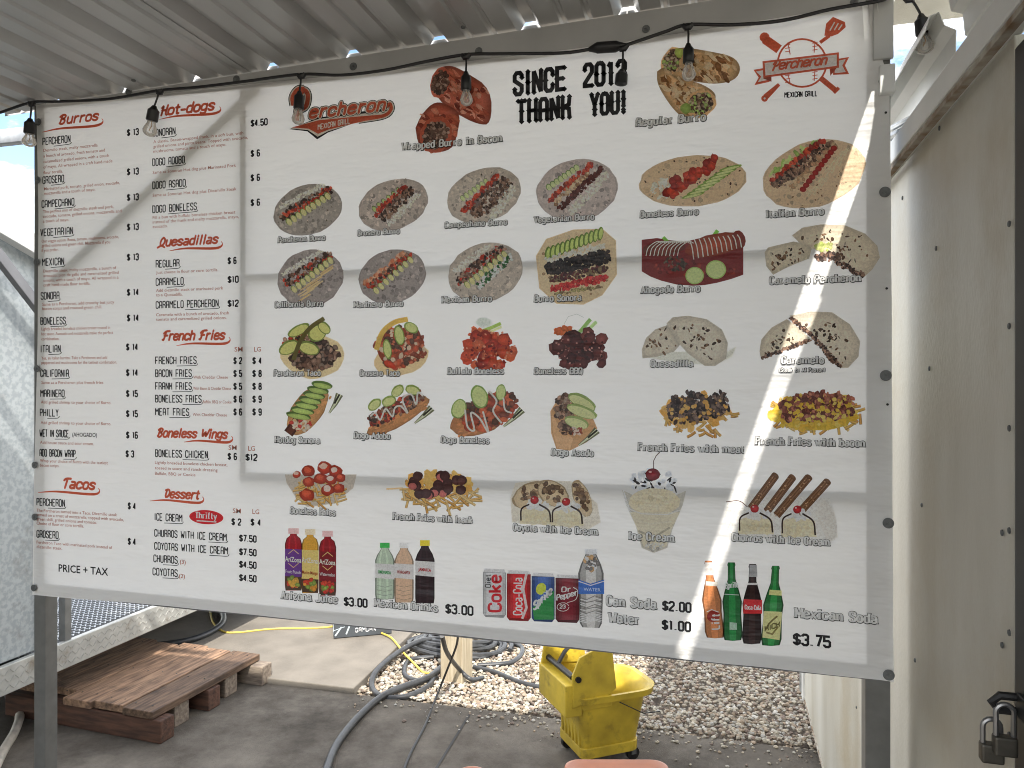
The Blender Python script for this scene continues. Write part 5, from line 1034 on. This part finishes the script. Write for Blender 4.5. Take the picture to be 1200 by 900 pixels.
padlock(hp.y + .010, hp.z - .026, .034, 'lower padlock hooked through the shackle of the one above')
# channel rail along the wall top, running away
rl = MB(); rl.box(-.03, .012, -3.0, .46, zw + .004, zw + .058); o = rl.build('top_rail', M['white'], ct, .004)
MB().box(-.034, -.02, -3.0, .462, zw - .016, zw - .006).build('rail_edge', M['rust'], ct)
# corrugated sheets above the wall
def side_sheet(y0, y1, x0, z0, x1, z1, label, n=4):
    t = empty('corrugated_sheet', (0, 0, 0)); tag(t, label, 'metal sheet'); d = Vector((x1 - x0, 0, z1 - z0)); L_ = d.length; d.normalize(); nn = Vector((-d.z, 0, d.x)); pr = []
    for k in range(n):
        b = k / n * L_; w_ = L_ / n
        for a, h in ((0, 0), (.55, 0), (.65, .028), (.9, .028), (1.0, 0)): pr.append((b + a * w_, h))
    m = MB(); N = len(pr)
    for y in (y0, y1):
        for a, h in pr: p = Vector((x0, y, z0)) + d * a + nn * h; m.v.append(tuple(p))
    for i in range(N - 1): m.f.append((i, i + N, i + 1 + N, i + 1))
    o = m.build('sheet', M['white'], t); s = o.modifiers.new('solid', 'SOLIDIFY'); s.thickness = .0015
    return t
def prof_sheet(y0, y1, pr, label):
    t = empty('corrugated_sheet', (0, 0, 0)); tag(t, label, 'metal sheet'); m = MB(); N = len(pr)
    for y in (y0, y1): m.v += [(x, y, z) for x, z in pr]
    for i in range(N - 1): m.f.append((i, i + N, i + 1 + N, i + 1))
    o = m.build('sheet', M['white'], t); q = o.modifiers.new('solid', 'SOLIDIFY'); q.thickness = .0018
    return t
prof_sheet(-.19, 1.3, [(.47, 2.285), (.452, 2.30), (.452, 2.335), (.458, 2.34), (.458, 2.36), (.452, 2.365), (.453, 2.412), (.432, 2.424), (.422, 2.452), (.405, 2.446), (.396, 2.415)], 'white corrugated sheet over the far part of the container wall')
prof_sheet(-.40, -.215, [(.52, 2.285), (.472, 2.30), (.470, 2.385), (.462, 2.39), (.458, 2.432), (.438, 2.440), (.430, 2.478), (.408, 2.470)], 'short stepped corrugated sheet between the bulb and the wall rail')
prof_sheet(-1.2, -.43, [(.56, 2.285), (.497, 2.30), (.492, 2.42), (.480, 2.425), (.476, 2.47), (.452, 2.478)], 'white corrugated sheet above the near part of the container wall')
cv = empty('upper_roof', (0, 0, 0)); tag(cv, 'pale metal roof panel over the container at upper right', 'roof')
pp = [(1.9, -2.8), (1.9, .36), (.425, .36), (.428, -.17), (.446, -.21), (.472, -.31), (.489, -.42), (.489, -.52), (.481, -.65), (.473, -.80), (.472, -1.14), (.466, -1.3), (.44, -2.8)]  # panel extent and left edge shaped to bound the sun streak on the banner
MB().loft([[Vector((x, y, 2.672)) for x, y in reversed(pp)], [Vector((x, y, 2.690)) for x, y in reversed(pp)]]).build('roof_panel', M['wall'], cv)
MB().box(RXR - .05, .455, -2.8, -1.17, 2.692, 2.70).build('sun_gap_filler', M['wall'], cv)  # unseen strip added to close the rest of the sun gap
MB().bar((.44, .40, 2.30), (.62, .55, 2.75), .03, .03).build('roof_brace', M['galv'], cv)
# conduit
cd = empty('conduit', (0, 0, 0)); tag(cd, 'short flexible metal conduit and rod reaching the container rail', 'conduit')
a = at_y(1046, 150, .10); b = at_x(1088, 132, CX1 - .012)
MB().tube([a, (a + b) / 2 + Vector((0, 0, .004)), b], .007, 8).build('conduit_rod', M['galv'], cd, smooth=True)
pts = [a + Vector((0, 0, -.02)) + (b - a) * t + Vector((0, 0, .016 * t * t)) for t in [i / 28 for i in range(27)]]
MB().tube(pts, [.009 if i % 2 else .0115 for i in range(27)], 8).build('flexible_conduit', M['galv'], cd)
# gear at the far foot of the container
a = at_x(937, 813, CX1 - .02); MB().tube([(0, 2.25, zb + .02), (0, 2.25, zb + .2)], .02, 8).build('corner_pipe', M['galv'], ct)
wh = empty('jack_wheel', (CX1 + .08, 2.08, 0)); tag(wh, 'small dark jack wheel under the far corner of the container', 'wheel')
MB().lathe([(.03, -.02), (.055, -.02), (.06, -.008), (.06, .008), (.055, .02), (.03, .02)], (0, 0, .06), Matrix.Rotation(R(90), 4, 'Y'), 16).build('tyre', M['black'], wh, smooth=True)
MB().box(-.008, .03, -.02, .02, .06, .12).build('bracket', M['galv'], wh, .002)

# ------------------------------------------------------------------ trailer deck and cabinet at the left
DX = -3.08; DZ = .44
dk = empty('trailer_deck', (DX, 0, 0)); tag(dk, 'galvanised trailer deck with diamond plate edge left of the pallet', 'trailer')
MB().box(-2.0, -.03, -1.6, 4.4, DZ - .05, DZ - .02).build('deck_pan', M['dark'], dk)
MB().box(-.03, 0, -1.6, 4.4, DZ - .13, DZ).build('deck_edge', M['deck'], dk, .004)
m = MB()                                                # raised tread marks on the edge
for i in range(150):
    y = 0.2 + i * .026
    for k in range(3):
        z = DZ - .03 - k * .036; a = .009 * (1 if (i + k) % 2 else -1)
        m.bar((.0005, y - .009, z - a), (.0005, y + .009, z + a), .003, .003, (1, 0, 0))
o = m.build('tread_marks', M['deck'], dk); o['kind'] = 'stuff'
m = MB()                                                # expanded mesh floor
for i in range(90):
    for k in range(26):
        y = .9 + i * .034; x = -.05 - k * .03; m.bar((x, y, DZ - .004), (x - .015, y + .017, DZ - .002), .006, .003); m.bar((x - .015, y + .017, DZ - .004), (x - .03, y, DZ - .006), .006, .003)
o = m.build('mesh_floor', M['galv'], dk); o['kind'] = 'stuff'
MB().box(-.05, -.012, 1.12, 1.16, DZ, 2.3).build('deck_post', M['post'], dk, .003)
cb = empty('cabinet', (DX - .04, 0, 0)); tag(cb, 'tall spangled galvanised cabinet standing on the trailer deck', 'cabinet')
zc = 2.26
MB().box(-1.4, 0, -1.3, 1.02, DZ + .002, 2.40).build('cabinet_body', M['galv_spangle'], cb, .004)
MB().box(-.6, .02, .985, 1.03, DZ + .001, 2.39).build('cabinet_edge', M['galv'], cb, .003)
a = at_x(-4, 262, DX + .02); b = at_x(46, 292, DX + .02)
d = (b - a).normalized(); rr = MB(); rr.bar(a - d * .6, b + d * .6, .06, .085); tag(rr.build('sloping_rail', M['white'], bevel=.004), 'white sloping tube rail above the galvanised cabinet', 'rail')
a = at_x(-4, 297, DX + .06); b = at_x(46, 362, DX + .06); d = (b - a).normalized(); rr = MB(); rr.bar(a - d * .5, b + d * .25, .035, .045); tag(rr.build('diagonal_brace', M['frame'], bevel=.003), 'dark grey diagonal brace crossing the galvanised cabinet', 'brace')

# ------------------------------------------------------------------ pallet
pl = empty('wooden_pallet', (-3.02, 1.56, 0), R(-3)); tag(pl, 'low weathered wooden pallet of wide planks on heavy timbers', 'pallet')
nl = MB()
for x in (-.43, -.34, -.24, -.15, -.06, .04, .13, .22, .31, .41):
    for y in (-.345, -.01, .345): nl.lathe([(.0045, 0), (.004, .0015)], (x + ru(-.01, .01), y + ru(-.012, .012), .1505), n=6)
o = nl.build('nail_heads', M['dark'], pl); o['kind'] = 'stuff'
xs_ = [-.47, -.285, -.10, .085, .27, .46]
for i in range(5):
    a, b = xs_[i] + .004, xs_[i + 1] - .004; y0 = -.38 + (.03, .05, -.035, -.02, -.03)[i]; y1 = .38 + (.02, -.01, .03, 0, .015)[i]
    MB().box(a, b, y0, y1, .112 + .002 * (i % 2), .148 + .003 * (i % 2)).build('plank', M['plank'], pl, .004)
for y, xa, xb, mt in ((-.36, -.50, .50, 'beam'), (.0, -.46, .47, 'beam'), (.36, -.46, .53, 'beamgrey')):
    MB().box(xa, xb, y - .045, y + .045, 0, .108).build('timber', M[mt], pl, .006)
for y in (-.2, .17): MB().box(.34, .44, y - .05, y + .05, 0, .108).build('block', M['beamgrey'], pl, .005)

sd_ = empty('light_blocker', (-3.14, -1.36, 0)); tag(sd_, 'unseen dark trailer-shaped block added beyond the cabinet to shade the container wall', 'trailer')  # unseen trailer shape, tyres included, added to keep light off the right wall
MB().box(-1.8, 0, -4.6, 0, .25, 2.62).build('blocker_wall', mat('dark_blocker_paint', (.13, .125, .12), .6, var=.2), sd_, .01)
for y in (-1.2, -3.0): MB().lathe([(.2, -.1), (.30, -.1), (.33, -.06), (.33, .06), (.30, .1), (.2, .1)], (-.15, y, .33), Matrix.Rotation(R(90), 4, 'Y'), 24).build('tyre', M['black'], sd_, smooth=True)

# ------------------------------------------------------------------ wooden post, box, hoses
wp = at_z(531, 803, -.03)
m = MB(); m.box(-.07, .07, -.07, .07, -.1, 1.25, None); o = m.build('wooden_post', M['woodpost'], bevel=.006); o.location = (wp.x, wp.y + .06, 0); o.rotation_euler = (0, 0, R(-8)); tag(o, 'pale square timber post in the gravel behind the banner', 'post')
bx = at_z(391, 749, .03); b2 = at_z(459, 743, .03); dv = (b2 - bx); ang = math.atan2(dv.y, dv.x)
t = empty('printed_carton', (bx.x, bx.y, .03), ang); tag(t, 'dark grey printed carton lying on the concrete slab', 'box')
bl = dv.length
MB().box(0, bl, 0, .30, .004, .15).build('carton', M['carton'], t, .003)
def cbar(a, b, w_, x=None): MB().bar(a, b, .002, w_, (0, 0, 1)).build('stripe', M['print'], t)
cbar((.01, -.001, .02), (.05, -.001, .075), .010); cbar((.0, -.001, .055), (.07, -.001, .075), .004); cbar((.08, -.0015, .025), (.10, -.0015, .075), .010)
MB().bar((-.001, .02, .03), (-.001, .16, .12), .002, .03, (0, 0, 1)).build('stripe', M['print'], t)
lt = MB()
st_, tw = strokes('GAMDAN', .35)
for k, s_ in enumerate(st_):
    for q_, (a, b) in enumerate(zip(s_, s_[1:])): lt.bar((.14 + a[0] / tw * .13, -.002 - .0002 * (k % 5) - .0001 * (q_ % 2), .034 + a[1] * .026), (.14 + b[0] / tw * .13, -.002 - .0002 * (k % 5) - .0001 * (q_ % 2), .034 + b[1] * .026), .001, .005, (0, 0, 1))
lt.build('carton_lettering', mat('white_print', (.8, .8, .8), .5), t)

def ground_path(pts, z): return [at_z(x, y, zz if (zz := (p[2] if len(p) > 2 else z)) is not None else z) for p in pts for x, y in [p[:2]]]
def hose(name, pts, r, m_, label, cat, group=None, z=None, n=10):
    z = r if z is None else z
    o = MB().tube(smoothline(ground_path(pts, z), 8), r, n).build(name, M[m_], smooth=True); tag(o, label, cat, group); return o
hose('garden_hose', [(378, 915), (395, 872, ), (425, 835), (455, 812), (500, 795), (518, 782), (540, 772)], .0185, 'hose', 'thick black hose snaking from the gravel across the shaded pavement', 'hose', 'black hoses by the timber post')
hose('garden_hose', [(516, 748, .04), (490, 752, .05), (462, 768, .04), (440, 788, .03), (436, 806, .0), (450, 817, .0), (478, 816, .0), (502, 804, .0), (509, 792, .0)], .017, 'hose', 'black hose looping off the slab edge onto the gravel', 'hose', 'black hoses by the timber post')
# coil behind the post
hose('garden_hose', [(508, 770, .0), (480, 774, .0), (474, 790, .0), (490, 798, .0), (512, 792, .0)], .015, 'hose', 'small loop of black hose on the gravel just left of the timber post', 'hose', 'black hoses by the timber post')
hose('garden_hose', [(556, 760, .0), (590, 752, .0), (612, 760, .0), (600, 776, .0), (560, 780, .0)], .015, 'hose', 'loop of black hose on the gravel just right of the timber post', 'hose', 'black hoses by the timber post')
cc = at_z(530, 765, -.01)
pts = []
for i in range(125):
    a = i * .26; rr = .31 - .030 * (i * .26 / 6.283) + .018 * math.sin(i * .17) + .012 * math.sin(i * .43); pts.append((cc.x + math.cos(a) * rr * 1.12 + ru(-.004, .004), cc.y + .12 + math.sin(a) * rr * .8, -.005 + .012 * (i * .26 / 6.283) + .012 * math.sin(i * .5)))
o = MB().tube(pts, .0165, 8).build('hose_coil', M['hose'], smooth=True); tag(o, 'coiled black hose lying on the gravel around the timber post', 'hose', 'black hoses by the timber post')
hose('garden_hose', [(555, 782), (580, 788), (610, 800), (640, 806), (660, 800)], .015, 'hose', 'grey black hose running right over the gravel towards the mop bucket', 'hose', 'black hoses by the timber post', z=.0)
hose('electric_cord', [(470, 912), (480, 885), (498, 850), (512, 815), (524, 785, .15), (535, 756, .35), (537, 735, .5)], .006, 'black', 'thin black cord dropping from the post onto the pavement', 'cord')
hose('electric_cord', [(518, 745, .45), (524, 765, .3), (538, 784, .08), (552, 796, .02), (566, 794, .0)], .012, 'hose', 'dark cord drooping in front of the timber post', 'cord')
hose('extension_cord', [(246, 716, .035), (250, 730, .035), (262, 740, .035), (280, 741, .035), (320, 737, .035), (384, 735, .035), (400, 728, .035)], .0065, 'yellowcord', 'yellow cord on the slab leading to the left side of the carton', 'cord')
hose('extension_cord', [(445, 741, .04), (458, 747, .045), (467, 757, .04), (473, 765, .03), (484, 776, .01), (495, 787, .0), (504, 789, .0)], .0065, 'yellowcord', 'yellow cord running from the carton over the slab edge to the coil', 'cord')
hose('garden_hose', [(150, 757), (200, 754), (235, 746), (258, 733), (262, 722), (255, 712)], .02, 'hose', 'black hose behind the pallet beside the trailer deck', 'hose', z=.05)
hose('garden_hose', [(130, 735), (165, 729), (205, 719), (222, 713)], .014, 'hose', 'black hose along the foot of the trailer deck', 'hose', z=.05)
hose('drain_pipe', [(-8, 905), (4, 880), (16, 860), (22, 845), (23, 838)], .021, 'whitepipe', 'white pipe end curving out at the lower left corner', 'pipe')
hose('garden_hose', [(24, 838), (10, 820), (6, 800), (20, 785), (50, 775)], .012, 'hose', 'thin dark hose under the trailer deck at lower left', 'hose')

# ------------------------------------------------------------------ mop bucket
mb = empty('mop_bucket', (-.526, 1.60, 0), R(36)); tag(mb, 'dirty yellow plastic mop bucket with side wringer on wheels', 'mop bucket')
def rring(xa, xb, ya, yb, z, rl_, rr_, n=6):             # rounded ring, different corner radii left/right
    pts = []
    for cx_, cy2, r, a0 in ((xb - rr_, yb - rr_, rr_, 0), (xa + rl_, yb - rl_, rl_, 90), (xa + rl_, ya + rl_, rl_, 180), (xb - rr_, ya + rr_, rr_, 270)):
        for k in range(n + 1): a = R(a0 + 90 * k / n); pts.append(Vector((cx_ + r * math.cos(a), cy2 + r * math.sin(a), z)))
    return pts
T0, T1 = .055, .335
tub = MB(); rings = []
for z, e in ((T0 - .0, -.01), (T0 + .012, 0), (.12, .006), (T1 - .03, .026), (T1 - .028, .046), (T1, .05), (T1, .036), (T1 - .03, .018), (.12, -.008), (.075, -.012)):
    xr = .135 + (e * 1.9 if e > 0 else e); xl = -.145 - e
    rings.append(rring(xl, xr, -.12 - e, .12 + e, z + (.012 if False else 0), .03 + max(0, e) * .5, .06 + max(0, e) * .9, 6))
tub.loft(rings, cap=False); tub.f.append(tuple(range(28))[::-1]); nb = len(rings) * 28 - 28; tub.f.append(tuple(nb + i for i in range(28)))
tub.build('tub', M['yellow'], mb, smooth=True)
for i in range(6): y = -.095 + i * .036; MB().box(-.158, -.14, y - .008, y + .008, .10, .26).build('rib', M['yellow'], mb, .004)
MB().loft([rring(-.155, .14, -.13, .13, z, .03, .05, 4) for z in (.052, .098)]).build('base_skirt', M['yellow'], mb, .004)
# dark water line inside
MB().loft([rring(-.13, .14, -.11, .11, z, .03, .06, 4) for z in (.20, .203)]).build('dirty_water', mat('dirty_water', (.12, .09, .04), .12), mb)
# wringer: box hung over the left end, two side plates and press bars
wr = MB(); wr.box(-.245, -.165, -.15, .15, .26, .40); wr.build('wringer_box', M['yellow'], mb, .005)
for y in (-.15, .138): MB().box(-.165, -.02, y, y + .012, .28, .40).build('wringer_side', M['yellow'], mb, .003)
for y in (-.156, .145):
    pts = [(-.215, .30), (-.215, .44), (-.18, .515), (-.10, .545), (-.02, .53), (-.0, .36), (-.04, .335), (-.12, .32)]
    m = MB(); m.loft([[Vector((x, y, z)) for x, z in pts], [Vector((x, y + .012, z)) for x, z in pts]]); m.build('side_plate', M['yellow'], mb, .003)
MB().loft([[Vector((x, .13, z)) for x, z in ((-.24, .40), (-.22, .52), (-.02, .52), (-.02, .38))], [Vector((x, .142, z)) for x, z in ((-.24, .40), (-.22, .52), (-.02, .52), (-.02, .38))]]).build('back_plate', M['yellow'], mb, .003)
MB().tube([(-.20, -.13, .425), (-.205, .135, .425)], .014, 10).build('press_roller', M['black'], mb, smooth=True)
MB().tube([(-.19, -.168, .425), (-.19, -.13, .425)], .013, 10).build('pivot_bolt', M['black'], mb, smooth=True)
MB().tube([(-.205, .02, .43), (-.16, .05, .47), (-.12, .09, .475)], .010, 8).build('press_lever', M['black'], mb, smooth=True)
MB().tube([(.01, -.165, .30), (.11, -.20, .25), (.20, -.19, .24)], .0025, 6).build('bail_wire', M['black'], mb)
MB().tube([(.02, .02, .33), (.02, .02, .42)], .016, 10).build('blue_cap', M['blue'], mb, smooth=True)
for x, y in ((-.12, -.10), (-.12, .10), (.11, -.10), (.11, .10)):
    w_ = MB(); w_.lathe([(.012, -.013), (.03, -.013), (.032, -.006), (.032, .006), (.03, .013), (.012, .013)], (x, y, .033), Matrix.Rotation(R(90), 4, 'X'), 16); o = w_.build('caster', M['black'], mb, smooth=True)
    MB().box(x - .012, x + .012, y - .018, y - .015, .03, .07).build('caster_fork', M['washer'], mb)

# ------------------------------------------------------------------ orange plastic stools at the lower edge
def stool(px0, px1, py, label):
    a = at_z(px0, py, .45); b = at_z(px1, py, .45); wdt = .34; s_ = empty('plastic_stool', ((a.x + b.x) / 2, (a.y + b.y) / 2 - wdt / 2, 0), R(15)); tag(s_, label, 'stool', 'orange plastic stools')
    h = wdt / 2
    MB().loft([rring(-h, h, -h, h, .40, .05, .05), rring(-h - .004, h + .004, -h - .004, h + .004, .435, .05, .05), rring(-h, h, -h, h, .447, .05, .05), rring(-h + .012, h - .012, -h + .012, h - .012, .452, .045, .045), rring(-h + .03, h - .03, -h + .03, h - .03, .446, .04, .04)]).build('seat', M['orange'], s_, smooth=True)
    for x in (-1, 1):
        for y in (-1, 1): MB().bar((x * (h + .02), y * (h + .02), 0), (x * (h - .03), y * (h - .03), .41), .035, .035).build('leg', M['orange'], s_, .006)
stool(680, 792, 890, 'orange plastic stool in front of the mop bucket, cut by the lower picture edge')
q = at_z(557, 892, .45)
stool(482, 632, 897.5, 'orange plastic stool left of the other one, only its rounded corner visible')
for o in C.objects:
    if o.name == 'plastic_stool.001': o.rotation_euler = (0, 0, R(58)); o.location = (q.x + .05, q.y - .24, 0)
